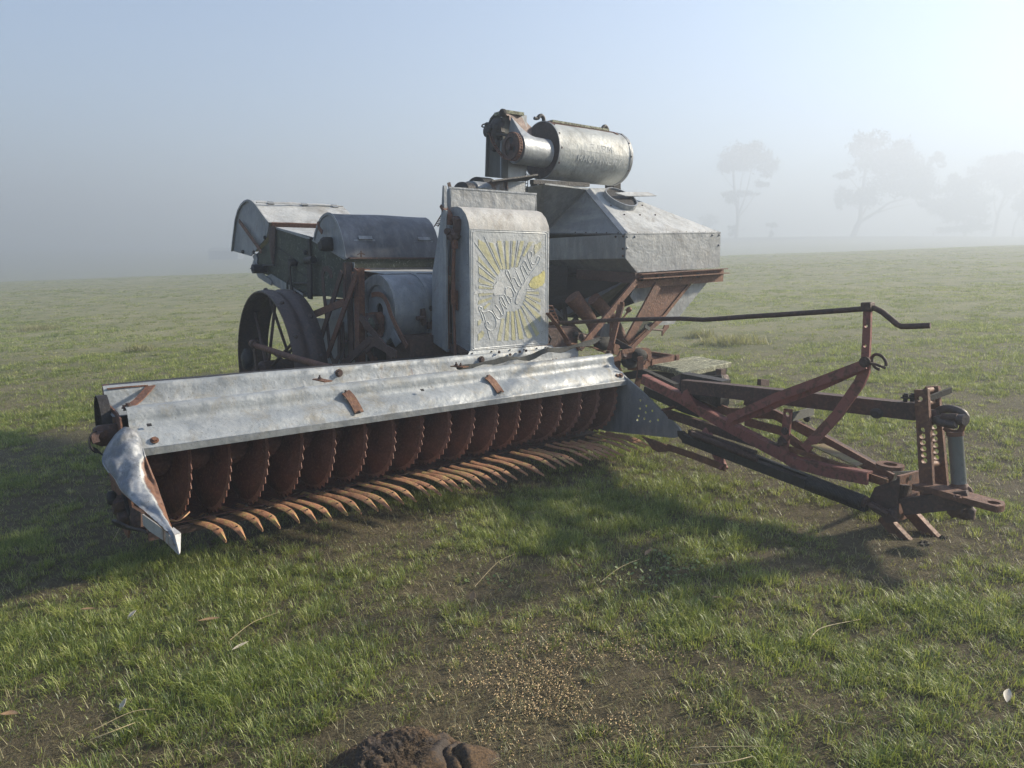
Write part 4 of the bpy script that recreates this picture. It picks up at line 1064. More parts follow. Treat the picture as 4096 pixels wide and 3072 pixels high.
# base flange with small bolts
MB().plate([W(PL - .02, PV + .012, PB + .004), W(PR_ + .02, PV + .012, PB - .010), W(PR_ + .05, PV + .030, PB - .045), W(PL - .05, PV + .030, PB - .028)], .005).build("base_flange", 'galv_pale', H)
singles("flange_bolt", 'black', H, [at(5, x, y, v=PV + .024) for x, y in ((425, 1592), (620, 1575), (695, 1578), (805, 1557), (945, 1555), (1075, 1540), (1165, 1530), (1185, 1535))], VV_, .0038, .006)
# ------------------------------------------------------------------ elevator casing behind and beside it
EV = [uvz(at(5, x, y, u=2.84))[1:] for x, y in ((205, -60), (165, 0), (165, 200), (120, 500), (80, 790))]
prof = [(-4.23, 1.995), (-4.245, 2.0), (-4.27, 1.80), (-4.33, 1.60), (-4.40, 1.39), (-4.42, .90), (-4.23, .84)]
MB().prism(prof, 2.82, 2.845).build("casing_board", 'galv', H)
MB().prism([(-4.18, 1.83), (-4.215, 1.83), (-4.24, 1.2), (-4.25, .86), (-4.20, .86)], 2.80, 2.815).build("casing_board", 'galv_grey', H)
MB().bar(W(2.83, -4.24, .86), W(2.83, -4.235, 1.45), .03, .03, up=VV_).build("casing_strip", 'rust', H)
tray = MB()
tray.plate([at(4, 290, 968, v=-4.25), at(4, 1228, 1040, v=-4.25), at(4, 1212, 1225, v=-4.25), W(3.62, -4.25, 1.4), W(2.87, -4.25, 1.4)], .005)
tray.build("tray_front", 'galv_grey', H)
MB().path([at(4, 262, 968, v=-4.25), at(4, 700, 1000, v=-4.25), at(4, 1232, 1040, v=-4.25)], .012, .012).build("tray_lip", 'galv', H)
a = uvz(at(4, 1230, 1040, v=-4.25))
MB().plate([W(a[0], -4.25, a[2]), W(a[0], -4.62, a[2] - .03), W(a[0], -4.62, 1.55), W(a[0], -4.25, 1.55)], .005).build("tray_side", 'galv_grey', H)
b0 = uvz(at(4, 280, 968, v=-4.25))
MB().plate([W(b0[0], -4.25, b0[2]), W(b0[0], -4.285, b0[2] - .01), W(b0[0], -4.40, 1.4), W(b0[0], -4.25, 1.4)], .006).build("tray_side", 'galv', H)
MB().bar(at(4, 262, 912, v=-4.27), at(4, 275, 965, v=-4.27), .006, .025, up=UV_).build("tray_tab", 'rust_dark', H)
MB().prism([(-4.35, 1.82), (-4.75, 1.80), (-4.75, .75), (-4.35, .75)], 3.25, 3.60).build("elevator_body", 'galv_grey', H)
# chutes behind the tray
MB().plate([at(4, 700, 905, v=-4.62), at(4, 905, 905, v=-4.62), at(4, 905, 1010, v=-4.62), at(4, 700, 1010, v=-4.62), at(4, 640, 960, v=-4.66)], .008).build("chute_sheet", 'galv_rust', H)
MB().plate([at(4, 912, 900, v=-4.60), at(4, 1105, 905, v=-4.60), at(4, 1105, 1020, v=-4.60), at(4, 912, 1015, v=-4.60)], .008).build("chute_sheet", 'galv_grey', H)
MB().plate([at(4, 740, 895, v=-4.50), at(4, 1250, 825, v=-4.50), at(4, 1240, 838, v=-4.58), at(4, 1120, 890, v=-4.60), at(4, 720, 905, v=-4.66)], .012).build("chute_lid", 'black', H)
MB().path([at(4, 895, 905, v=-4.56), at(4, 905, 985, v=-4.56)], .03, .01, up=UV_).build("chute_bracket", 'rust_dark', H)
def half_drum(name, xa, xb, ytop, ybot, v, d, mat):
    c0, c1 = at(4, xa, ybot, v=v), at(4, xb, ybot, v=v); u0, u1 = uvz(c0)[0], uvz(c1)[0]
    z0 = uvz(c0)[2]; h = uvz(at(4, xa, ytop, v=v))[2] - z0
    pr = [(v + d*math.cos(t), z0 + h*math.sin(t)) for t in np.linspace(0, math.pi, 14)]
    return MB().prism(pr, u0, u1).build(name, mat, H, smooth=40)
half_drum("top_pulley_guard", 490, 640, 895, 985, -4.70, .12, 'galv_grey')
half_drum("top_pulley_guard", 395, 480, 905, 985, -4.66, .10, 'black')
half_drum("top_pulley_guard", 560, 690, 850, 985, -4.85, .14, 'dark_wood')
# ------------------------------------------------------------------ lever and spring on the box side
LU = PL - .035
MB().path(spline([at(5, x, y, u=LU) for x, y in ((128, 108), (150, 145), (190, 195), (202, 260), (205, 300))], 4), .022, .045, up=UV_).build("lever_grip", 'rust', H, smooth=40)
MB().path([at(5, x, y, u=LU + .01) for x, y in ((250, 230), (270, 250), (272, 340), (262, 400), (275, 430))], .03, .05, up=UV_).build("lever_bracket", 'rust_dark', H)
MB().tube([at(5, 165, 365, u=LU - .05), at(5, 210, 375, u=LU), at(5, 260, 380, u=LU + .03)], [.022, .026, .026], 12).build("lever_pivot", 'rust_dark', H)
lump("lever_boss", at(5, 235, 410, u=LU), .045, 'rust_dark', H, d=.06, n=12, jag=.2)
MB().path([at(5, x, y, u=LU) for x, y in ((245, 440), (250, 540))], .03, .035, up=UV_).build("lever_link", 'rust', H)
MB().tube([at(5, 242, 540, u=LU), at(5, 235, 740, u=LU), at(5, 236, 960, u=LU)], [.012, .013, .015], 10).build("lever_rod", 'rust', H)
c0, c1 = Vector(at(5, 236, 950, u=LU)), Vector(at(5, 240, 1100, u=LU))
MB().tube([c0 + (c1 - c0)*(t/160) + (UV_*math.cos(t*2*math.pi/10) + VV_*math.sin(t*2*math.pi/10))*.018 for t in range(161)], .0035, 6).build("lever_spring", 'rust', H)
MB().bar(at(5, 268, 960, u=LU + .02), at(5, 270, 1160, u=LU + .02), .006, .022, up=VV_).build("spring_guide", 'rust', H)
MB().tube([at(5, 238, 1090, u=LU), at(5, 255, 1630, u=LU)], .010, 8).build("lever_rod", 'rust', H)
MB().plate([at(5, x, y, u=PL - .012) for x, y in ((200, 1490), (260, 1500), (385, 1580), (370, 1610), (190, 1560))], .02).build("box_foot", 'rust_dark', H)
# ladder chain between drum and elevator
def chain(name, a, b_, n, w, mat, parent, sag=0.0, side=UV_):
    a, b_ = Vector(a), Vector(b_)
    pts = [a + (b_ - a)*(i/n) - ZV*sag*math.sin(math.pi*i/n) for i in range(n+1)]
    mb = MB()
    for i in range(n):
        p, q = pts[i], pts[i+1]; d = (q - p)
        for s_ in (-1, 1): mb.bar(p + side*s_*w/2, q + side*s_*w/2, w*.16, w*.22, up=d.cross(side))
        mb.tube([p - side*w*.55, p + side*w*.55], w*.12, 6)
    return mb.build(name, mat, parent)
chain("drive_chain", at(3, 1990, 195, v=-4.6), at(3, 1910, 325, v=-4.75), 9, .030, 'rust_dark', H, side=(UV_*.9 + VV_*.3).normalized())
# ================================================================== ELEVATOR TOWER
TWU = 3.86
tl = [uvz(at(13, x, y, u=TWU))[1:] for x, y in ((205, 1400), (235, 560), (270, 420), (330, 270), (400, 190), (470, 155), (520, 150), (520, 1430))]
TWF = tl[-1][0]
tower = MB().prism(tl, TWU, 4.08).build("grain_elevator", 'grey_wood', H, smooth=25)
MB().prism([(TWF + .012, 2.70), (TWF + .055, 2.70), (TWF + .055, 2.16), (TWF + .012, 2.16)], TWU, 4.09).build("elevator_front", 'galv_grey', tower)
MB().bar(at(13, 225, 1400, u=TWU - .012), at(13, 250, 560, u=TWU - .012), .018, .022, up=UV_).build("corner_batten", 'grey_wood', tower)
MB().bar(at(13, 515, 1420, u=TWU - .010), at(13, 530, 170, u=TWU - .010), .014, .020, up=UV_).build("corner_batten", 'galv_grey', tower)
MB().path([at(13, x, y, u=TWU - .006) for x, y in ((270, 420), (330, 270), (400, 190), (470, 155), (520, 152))], .014, .03, up=UV_).build("top_rim", 'grey_wood', tower)
# vertical trim boards to the right of the side face
MB().plate([at(13, x, y, v=TWF + .06) for x, y in ((540, 230), (670, 205), (670, 560), (640, 640), (635, 1420), (530, 1420))], .012).build("elevator_trim", 'grey_wood', tower)
# rusty hood plate and its lichened cap board
hp = [(590, 168), (905, 212), (965, 275), (1030, 370), (1095, 430), (1100, 600), (1505, 850), (1490, 900), (1425, 905), (670, 295), (665, 210), (620, 210)]
MB().plate([at(13, x, y, v=-4.86 + (.05 if x < 700 else 0)) for x, y in hp], .006).build("rusty_hood", rusty("dusty_rust", a=(.165, .115, .10), b_=(.115, .078, .068), spot=(.19, .12, .095)), H, smooth=30)
p0, p1 = Vector(at(13, 560, 135, v=-4.84)), Vector(at(13, 915, 188, v=-4.84))
MB().bar(p0 - VV_*.05, p1 - VV_*.05, .16, .026).build("cap_board", 'lichen_wood', H)
lump("cap_end", at(13, 545, 150, v=-4.82), .028, 'dark_wood', H, d=.05)
# tapering spout: funnel shaped sheet between the sprocket and the screen
CU0 = TWU + .09; CV = -4.78
def fun(u, big):
    return big
sprc = at(13, 735, 820, v=-4.70); su, sv, sz = uvz(sprc)
R0 = .122
spx0 = su + .055
endc = uvz(at(13, 1330, 860, v=-4.80))
rows = []
for i in range(8):
    f = i/7; u = spx0 + (endc[0] - spx0)*f; row = []
    cz = sz + .0*f; cv = sv - .03 + (-4.83 - sv)*f*.4
    apex = np.array([cv - .055*(1-f), cz + .25*(1-f)])
    for t in np.linspace(R(-200), R(52), 20):
        row.append(W(u, cv + R0*math.cos(t), cz + R0*math.sin(t)))
    row.append(W(u, apex[0], max(apex[1], cz + R0*math.sin(R(52)) + .01)))
    rows.append(row)
MB().sheet(rows, .005).build("spout_shell", 'galv', H, smooth=40)
fpts = [np.array(p) for p in rows[0]]
MB().plate(fpts, .006).build("spout_face", 'galv_grey', H)
# sprocket with chain
spk = MB().tube([W(su - .015, sv, sz), W(su + .02, sv, sz)], .103, 40)
spk = spk.build("sprocket", 'rust_dark', H)
MB().ring(W(su - .028, sv, sz), UV_, .075, .103, .014, 40).build("sprocket_rim", 'rust_dark', spk)
MB().tube([W(su - .05, sv, sz), W(su + .03, sv, sz)], .028, 14).build("sprocket_hub", 'rust_dark', spk)
for k in range(3):
    th = R(90 + 120*k); MB().tube([W(su - .017, sv + .055*math.cos(th), sz + .055*math.sin(th)), W(su - .0155, sv + .055*math.cos(th), sz + .055*math.sin(th))], .026, 14).build("sprocket_hole", 'black', spk)
CW = .026
mb = MB()
cpts = [Vector(W(su - .005, sv + .112*math.cos(R(t)), sz + .112*math.sin(R(t)))) for t in range(120, -84, -11)]
cpts += [Vector(at(13, x, y, u=su - .02)) for x, y in ((690, 1075), (640, 1060), (590, 1045), (540, 1005), (500, 960), (460, 905), (425, 850), (390, 790), (360, 735), (335, 675), (310, 615), (290, 560), (285, 500))]
for i in range(len(cpts) - 1):
    p, q = cpts[i], cpts[i+1]; d = q - p; nn = d.cross(UV_).normalized()
    for s_ in (-1, 1): mb.bar(p + UV_*s_*CW/2, q + UV_*s_*CW/2, .006, .009, up=nn)
    mb.tube([p - UV_*CW*.65, p + UV_*CW*.65], .0055, 6)
mb.build("drive_chain", 'rust', H, smooth=30)
lump("top_bearing", at(13, 450, 450, u=TWU - .04), .075, 'black', H, d=.06, n=12, jag=.3)
MB().tube([at(13, 400, 430, u=TWU - .1), at(13, 450, 440, u=TWU + .02)], .02, 12).build("top_shaft", 'black', H)
lump("idler_bearing", at(13, 300, 480, u=TWU - .05), .05, 'black', H, d=.08, n=10, jag=.3)
MB().tube([at(13, 205, 525, u=TWU - .06), at(13, 285, 520, u=TWU - .02)], .042, 16).build("idler_pulley", 'dark_wood', H)
MB().tube([at(13, 430, 580, u=su - .02), at(13, 520, 570, u=su - .02), at(13, 640, 595, u=su - .02)], .012, 8).build("chain_top", 'black', H)
lump("top_bearing", at(13, 470, 690, u=TWU - .01), .05, 'black', H, d=.03, n=9, jag=.4)
MB().tube(spline([at(13, x, y, u=TWU - .08) for x, y in ((235, 400), (180, 430), (140, 425), (135, 405), (160, 380), (205, 375), (220, 395))], 5), .006, 8).build("eye_hook", 'black', H)
lump("eye_nut", at(13, 250, 380, u=TWU - .07), .02, 'dark_wood', H, d=.05)
lump("small_lever", at(13, 370, 860, u=TWU - .02), .022, 'black', H, d=.05)
# ================================================================== ROTARY SCREEN DRUM
DV = -4.87
dc0 = uvz(at(13, 1330, 890, v=DV)); 
DZ = uvz(at(13, 1300, 890, v=DV))[2]; DR = .238
e0, e1 = dc0[0] - .02, uvz(at(4, 2085, 680, v=DV))[0]
rows = []
for u in np.linspace(e0, e1, 16):
    rows.append([W(u, DV + (DR + .0015*math.sin(t*5 + u*7))*math.cos(t), DZ + (DR + .0015*math.sin(t*5 + u*7))*math.sin(t)) for t in np.linspace(0, 2*math.pi, 65)])
scr = MB().sheet(rows, .004).build("screen_drum", galv("stained_drum_sheet", light=(.41, .43, .42), dark=(.26, .275, .275), dirt=(.13, .12, .095), dirt_amt=.65, rust=.10, white=.4, metal=.2, rough=.6, streak=(5, 5, 14), seed=61), H, smooth=50)
MB().tube([W(e0 - .006, DV, DZ), W(e0 + .004, DV, DZ)], DR + .004, 64).build("drum_end_plate", rusty("drum_end_rust", a=(.060, .042, .040), b_=(.036, .028, .028), spot=(.075, .048, .042)), scr)
MB().tube([W(e1 - .004, DV, DZ), W(e1 + .006, DV, DZ)], DR + .003, 64).build("drum_end_plate", 'rust_dark', scr)
MB().ring(W(e0 - .008, DV, DZ), UV_, DR, DR + .007, .02, 64).build("drum_hoop", 'galv_grey', scr)
MB().ring(W(e1 - .03, DV, DZ), UV_, DR + .001, DR + .006, .035, 64).build("drum_hoop", 'galv_grey', scr)
for u in (e0 + .018, e1 - .02):
    for t in (62, 30, 0, -30):
        th = R(t); MB().rivet(W(u, DV + (DR + .002)*math.cos(th), DZ + (DR + .002)*math.sin(th)), VV_*math.cos(th) + ZV*math.sin(th), .011).build("drum_rivet", 'rust_dark', scr)
# lid strip along the top, with handles
lt = R(82)
MB().bar(W(e0 + .05, DV + DR*math.cos(lt), DZ + DR*math.sin(lt) + .006), W(e1 - .16, DV + DR*math.cos(lt), DZ + DR*math.sin(lt) + .006), .11, .018, up=ZV).build("drum_lid", 'lichen_wood', scr)
lt2 = R(68)
MB().path([W(e0 + .01, DV + (DR+.004)*math.cos(lt2), DZ + (DR+.004)*math.sin(lt2)), W(e1 - .08, DV + (DR+.004)*math.cos(lt2), DZ + (DR+.004)*math.sin(lt2))], .02, .006, up=VV_*.4 + ZV).build("lid_strip", 'rust', scr)
for uu in (e0 + .02, e1 - .1):
    MB().path([W(uu, DV + (DR+.006)*math.cos(R(t)), DZ + (DR+.006)*math.sin(R(t))) for t in (80, 72, 64, 56)], .03, .006, up=VV_*.4 + ZV).build("lid_strap", 'rust', scr)
    q = Vector(W(uu - .02, DV, DZ + DR))
    MB().tube(spline([q - UV_*.085 + ZV*.022, q - UV_*.05 + ZV*.024, q - UV_*.025 + ZV*.046, q + ZV*.052, q + UV_*.02 + ZV*.036, q + UV_*.026 + ZV*.008], 5), [.014 if i < 6 else .017 for i in range(26)], 10).build("drum_handle", 'black', scr)
# faded lettering round the barrel
GL = {'M': [[(0, 0), (0, 1), (.5, .35), (1, 1), (1, 0)]], 'A': [[(0, 0), (.5, 1), (1, 0)], [(.2, .38), (.8, .38)]], 'C': [[(1, .8), (.75, 1), (.3, 1), (0, .7), (0, .3), (.3, 0), (.75, 0), (1, .2)]],
      'H': [[(0, 0), (0, 1)], [(1, 0), (1, 1)], [(0, .5), (1, .5)]], 'I': [[(.5, 0), (.5, 1)]], 'N': [[(0, 0), (0, 1), (1, 0), (1, 1)]], 'E': [[(1, 0), (0, 0), (0, 1), (1, 1)], [(0, .5), (.8, .5)]],
      'R': [[(0, 0), (0, 1), (.7, 1), (1, .8), (.7, .52), (0, .52)], [(.5, .52), (1, 0)]], 'Y': [[(0, 1), (.5, .5), (1, 1)], [(.5, .5), (.5, 0)]], 'F': [[(0, 0), (0, 1), (1, 1)], [(0, .5), (.8, .5)]]}
def word(txt, ua, ub, th0, hgt, mat):
    adv = (ub - ua)/len(txt)
    for i, ch in enumerate(txt):
        mb = MB()
        for st in GL[ch]:
            P = []
            for j in range(len(st)-1):
                for k in range(6):
                    f = k/5; P.append((st[j][0] + (st[j+1][0]-st[j][0])*f, st[j][1] + (st[j+1][1]-st[j][1])*f))
            q = [W(ua + adv*(i + .12 + .66*x), DV + (DR + .0025)*math.cos(th0 + y*hgt/DR), DZ + (DR + .0025)*math.sin(th0 + y*hgt/DR)) for x, y in P]
            mb.path(q, .011, .0022, up=VV_*math.cos(th0) + ZV*math.sin(th0))
        mb.build("painted_letter", mat, scr, smooth=0)
fad = galv("faded_lettering", light=(.62, .62, .59), dark=(.44, .45, .44), dirt=(.33, .33, .31), dirt_amt=.8, rust=0, white=.3, metal=0, rough=.8, seed=63)
word("MACHINERY", e0 + .22, e1 - .13, R(-22), .052, fad)
word("FARM", e0 + .36, e1 - .26, R(2), .050, fad)
# bracket block at the far end
MB().bar(at(4, 2040, 965, v=-4.95), at(4, 2115, 965, v=-4.95), .12, .085).build("drum_block", 'dark_wood', H)
MB().tube([at(4, 2083, 925, v=-4.95), at(4, 2083, 895, v=-4.95)], .010, 8).build("block_stud", 'black', H)
MB().bar(at(4, 1180, 905, v=-4.72), at(4, 1800, 940, v=-4.72), .05, .035).build("drum_cradle", 'black', H)
MB().bar(at(4, 1200, 880, v=-4.95), at(4, 1210, 1000, v=-4.95), .04, .05).build("drum_cradle", 'black', H)
chain("ladder_chain", at(4, 1128, 820, v=-4.75), at(4, 1118, 1025, v=-4.75), 6, .026, 'black', H, side=UV_)
# ================================================================== GRAIN TANK
TV = -4.1
A1 = np.array(at(6, 920, 560, v=TV)); A2 = np.array(at(6, 1750, 548, v=TV)); A3 = np.array(at(6, 1740, 850, v=TV)); A4 = np.array(at(6, 1020, 895, v=TV)); A5 = np.array(at(6, 920, 770, v=TV))
u1 = uvz(A1)[0]; u2 = uvz(A2)[0]
TB = -5.45
def back_of(p, dv=TB - TV, du=0): a = uvz(p); return np.array(W(a[0] + du, a[1] + dv, a[2] - .02))
B1, B2, B3, B5 = back_of(A1), back_of(A2), back_of(A3), back_of(A5)
T0 = np.array(at(4, 1318, 930, v=-4.70)); T1 = np.array(at(4, 1795, 985, v=-4.70)); T2 = np.array(at(4, 2030, 985, v=-4.70))
C1 = np.array(at(4, 1352, 1372, u=u1 - .0)); X_ = np.array(at(6, 215, 552, u=u1))
T0b, T2b = back_of(T0, -.45), back_of(T2, -.45)
tank = MB().plate([A1, A2, A3, A4, A5], .006).build("grain_tank", 'galv_grey', H, smooth=20)
LF = 'galv'
MB().plate([A1, A5, B5, B1], .006).build("tank_side", 'galv_grey', tank)
MB().plate([A2, B2, B3, A3], .006).build("tank_side", 'galv_grey', tank)
MB().plate([B1, B2, B3, B5], .006).build("tank_side", 'galv_grey', tank)
# lower bevel on the left side, sloping inwards
A4b = back_of(A4)
MB().plate([A5, A4, A4b, B5], .006).build("tank_bevel", 'galv_grey', tank)
# roof: front slope, corrugated hip, left valley, back
MB().plate([T1, T2, A2 + ZV*.002, A1 + ZV*.002], .005).build("tank_roof", 'galv_lichen', tank)
cr = []
NC = 40
for i in range(NC + 1):
    f = i/NC
    lo = A1 + (X_ - A1)*f
    hi = T1 + (np.array(C1) - T1)*0
    row = []
    for g_ in np.linspace(0, 1, 6):
        p = lo + (T1 - lo)*g_
        w_ = math.sin(f*math.pi*2*17)*.0022*(1 - g_*.7)
        row.append(p + np.array(-UV_*w_) + np.array(ZV*w_))
    cr.append(row)
MB().sheet(cr, .004).build("tank_hip", galv("corrugated_hip_sheet", light=(.36, .38, .40), dark=(.22, .235, .25), dirt_amt=.35, rust=.02, white=.6, streak=(2, 2, 10), seed=71), tank, smooth=60)
Y0 = W(uvz(X_)[0] - .10, uvz(X_)[1] - .10, uvz(X_)[2] - .02)
MB().plate([T0, T1, X_, Y0], .005).build("tank_hip", 'galv_grey', tank)
MB().plate([T0b, T0, Y0, W(uvz(B1)[0], uvz(B1)[1], uvz(B1)[2])], .005).build("tank_hip", 'galv_grey', tank)
MB().plate([T2, T2b, B2, A2], .005).build("tank_roof", 'galv_lichen', tank)
MB().plate([T0b, T2b, B2, B1], .005).build("tank_roof", 'galv_grey', tank)
MB().plate([T0, T1, T2, T2b, T0b], .006).build("tank_roof", 'galv_grey', tank)
MB().path([T0, T1, T2], .02, .014).build("tank_lip", 'galv_pale', tank)
MB().bar(T1, A1, .05, .006, up=(VV_*.5 - UV_*.5 + ZV)).build("hip_seam", 'galv', tank)
MB().bar(T1, X_, .025, .008, up=(VV_*.5 - UV_*.5 + ZV)).build("valley_seam", 'galv_grey', tank)
MB().bar(A1 - np.array(VV_*0), X_, .010, .012).build("eave_fold", 'galv_dark', tank)
MB().bar(A1 + ZV*.002, A2 + ZV*.002, .012, .010).build("eave_fold", 'galv_grey', tank)
rn = (VV_*.45 + ZV).normalized()
singles("tank_rivet", 'rust_dark', tank, [A1 + (A2 - A1)*f + (T1 - A1)*.025 for f in np.linspace(.05, .98, 14)], rn, .008, kind='rivet')
singles("tank_rivet", 'rust_dark', tank, [A1 + (T1 - A1)*f + np.array(UV_)*.012 for f in np.linspace(.06, .94, 10)], rn, .010, kind='rivet')
singles("tank_rivet", 'galv', tank, [at(6, x, y, v=TV + .004) for x, y in ((936, 582), (1003, 582), (934, 682), (1680, 570), (1740, 568), (1735, 657))], VV_, .011, kind='rivet')
singles("tank_rivet", 'rust_dark', tank, [at(6, x, y, u=u1 - .004) for x, y in ((900, 580), (898, 686), (898, 750), (835, 582))], -UV_, .010, kind='rivet')
singles("tank_rivet", 'rust_dark', tank, [A1 + (X_ - A1)*f + (T1 - A1)*.02 for f in (.07, .2, .32, .45, .58)], -UV_ + ZV, .009, kind='rivet')
# filler hole with its collar and loose lid on the front slope
nrm = Vector(np.cross(A2 - A1, T1 - A1)).normalized()
nrm = nrm if nrm.z > 0 else -nrm
def on_roof(zn, x, y, lift=0.0):
    d = sight(zn, x, y); s_ = float(np.dot(np.array(A1) - EYE, np.array(nrm)) / np.dot(d, np.array(nrm)))
    return Vector(EYE + d*s_) + nrm*lift
ring_px = [(720, 225), (725, 210), (745, 203), (800, 205), (860, 222), (910, 240), (955, 260), (930, 282), (870, 285), (800, 278), (775, 288), (745, 262)]
hole_c = sum((on_roof(6, *q) for q in ring_px[:9]), Vector())/9
e1v = (on_roof(6, 955, 262) - on_roof(6, 720, 225)); hr = e1v.length*.5
hc = (on_roof(6, 955, 275) + on_roof(6, 722, 222))*.5 - Vector(T1 - A1).normalized()*.06
mb = MB().tube([hc + nrm*.036, hc + nrm*.040], hr*.97, 40).build("filler_hole", 'black', tank)
MB().ring(hc, nrm, hr*.96, hr*1.04, .055, 48).build("filler_collar", 'galv', tank)
e1_ = Vector(A2 - A1).normalized(); e2_ = nrm.cross(e1_).normalized()
MB().plate([on_roof(6, x, y, .004) for x, y in ((780, 312), (905, 405), (1200, 408), (1080, 318))], .004).build("filler_flange", 'galv_lichen', tank)
singles("flange_rivet", 'rust_dark', tank, [on_roof(6, x, y, .008) for x, y in ((790, 318), (908, 396), (1045, 399), (1178, 399), (1065, 316))], nrm, .0055, .006)
lidp = [on_roof(6, x, y, .075) for x, y in ((800, 268), (900, 258), (1085, 258), (1160, 288), (1020, 292), (900, 295))]
MB().plate(lidp, .008).build("filler_lid", 'galv_lichen', tank)
# rusty angle beam under the front
b0, b1 = np.array(at(6, 1020, 945, v=TV + .02)), np.array(at(6, 1772, 895, v=TV + .02))
MB().angle(b0, b1, .075, .085, .008, VV_, -ZV).build("tank_beam", 'rust_orange', H)
MB().angle(np.array(at(6, 1020, 905, v=TV + .02)), np.array(at(6, 1775, 858, v=TV + .02)), .055, .065, .008, VV_, -ZV).build("tank_beam", 'rust', H)
singles("beam_bolt", 'black', H, [at(6, x, y, v=TV + .035) for x, y in ((1068, 948), (1197, 940), (1250, 935), (1404, 930), (1553, 920))], VV_, .016, .016)
MB().bar(np.array(at(6, 500, 910, u=u1 + .12)), np.array(at(6, 1015, 945, u=u1 + .12)), .03, .09).build("tank_beam", 'rust_dark', H)
# funnel below the tank
def fp(x, y, v): return np.array(at(6, x, y, v=v))
Fa, Fb = fp(1030, 985, TV - .02), fp(1500, 1000, TV - .02)
Fc, Fd = fp(1240, 1288, TV - .30), fp(1080, 1295, TV - .30)
MB().plate([fp(1200, 985, TV - .02), fp(1510, 965, TV - .02), fp(1240, 1290, TV - .02), fp(1085, 1290, TV - .02)], .006).build("funnel_front", 'rust', H)
MB().plate([fp(1022, 985, TV - .05), fp(1215, 985, TV - .05), fp(1150, 1130, TV - .05), fp(1040, 1150, TV - .05), fp(1000, 1165, TV - .05), fp(960, 1100, TV - .05)], .006).build("funnel_front", 'galv_grey', H)
MB().plate([fp(1500, 1000, TV - .04), fp(1660, 950, TV - .04), fp(1385, 1285, TV - .04), fp(1340, 1345, TV - .04), fp(1205, 1352, TV - .04), fp(1250, 1285, TV - .04)], .006).build("funnel_side", 'galv_grey', H)
MB().plate([fp(1205, 1330, TV - .03), fp(1340, 1322, TV - .03), fp(1338, 1345, TV - .03), fp(1200, 1358, TV - .03)], .01).build("funnel_lip", 'galv_pale', H)
MB().bar(fp(1505, 965, TV - .01), fp(1245, 1290, TV - .01), .03, .012, up=VV_).build("funnel_angle", 'rust_orange', H)
a4 = uvz(A4)
bl = [W(a4[0] + .01, TV - .03, a4[2] - .03), W(a4[0] + .01, TB + .03, a4[2] - .05)]
br_ = [W(uvz(A3)[0] - .01, TV - .03, uvz(A3)[2] - .02), W(uvz(A3)[0] - .01, TB + .03, uvz(A3)[2] - .04)]
q0, q1 = np.array(at(6, 380, 1285, v=-4.72)), np.array(at(6, 640, 1300, v=-4.72))
q2, q3 = q1 + np.array(-VV_)*.32, q0 + np.array(-VV_)*.32
MB().plate([bl[0], np.array(at(6, 1030, 1150, v=-4.35)), q1, q0, np.array(at(6, 255, 1200, v=-4.85)), bl[1]], .004).build("funnel_shell", 'dark_wood', H)
MB().add([bl[0], br_[0], br_[1], bl[1], q0, q1, q2, q3], [(0, 1, 5, 4), (1, 2, 6, 5), (2, 3, 7, 6), (3, 0, 4, 7), (4, 5, 6, 7)]).build("funnel_shell", 'galv_dark', H, smooth=0)
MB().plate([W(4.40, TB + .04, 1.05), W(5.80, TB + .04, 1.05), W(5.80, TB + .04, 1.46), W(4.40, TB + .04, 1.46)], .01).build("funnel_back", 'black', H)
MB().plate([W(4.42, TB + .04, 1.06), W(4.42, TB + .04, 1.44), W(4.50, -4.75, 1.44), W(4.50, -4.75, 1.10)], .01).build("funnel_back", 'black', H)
# bagging spouts
def spout(pts, v0, v1, wd):
    n = len(pts); P = [at(9, x, y, v=v0 + (v1 - v0)*i/(n-1)) for i, (x, y) in enumerate(pts)]
    P = spline(P, 5); ww = np.interp(np.linspace(0, 1, len(P)), np.linspace(0, 1, len(wd)), wd)
    return MB().tube(P, ww, 18).build("bag_spout", 'rust', H, smooth=60)
spout([(560, 150), (700, 330), (850, 520), (900, 680), (890, 860)], -4.45, -4.35, [.075, .068, .056, .044, .040])
spout([(900, 180), (1150, 450), (1290, 650), (1340, 800), (1390, 970)], -4.40, -4.3, [.06, .055, .045, .052, .058])
# struts and bars under the tank
def strut(a, c_, w_, mat, v=-4.04, zn=6, t=.012, name="tank_strut", v2=None):
    A_, B_ = Vector(at(zn, *a, v=v)), Vector(at(zn, *c_, v=v if v2 is None else v2))
    return MB().bar(A_, B_, w_, t, up=VV_).build(name, mat, H)
strut((1015, 970), (522, 1560), .050, 'rust', t=.02)
strut((1200, 1010), (935, 1500), .085, 'rust', v=-4.06, t=.02)
strut((1195, 1330), (965, 1565), .04, 'rust', v=-4.0)
strut((1245, 1290), (940, 1555), .05, 'rust_orange', v=-4.08)
MB().plate([at(6, x, y, v=-4.12) for x, y in ((1050, 1310), (1150, 1330), (1185, 1345), (1000, 1540), (945, 1545))], .006).build("gusset_plate", 'moss_wood', H)
strut((1090, 1360), (1130, 1390), .03, 'grey_wood', v=-3.98)
MB().tube([at(6, 1150, 1390, v=-4.0), at(6, 1245, 1400, v=-4.05)], .010, 8).build("gate_rod", 'rust_dark', H)
MB().plate([at(6, x, y, v=-4.05) for x, y in ((1262, 1355), (1298, 1352), (1298, 1375), (1262, 1415), (1240, 1450), (1240, 1400))], .012).build("gate_lever", 'rust', H)
strut((260, 1250), (560, 1460), .05, 'black', v=-4.6, zn=6); strut((380, 1130), (400, 1320), .04, 'black', v=-4.6)
strut((500, 1290), (400, 1400), .05, 'black', v=-4.62); strut((430, 1350), (560, 1480), .07, 'rust_dark', v=-4.5)
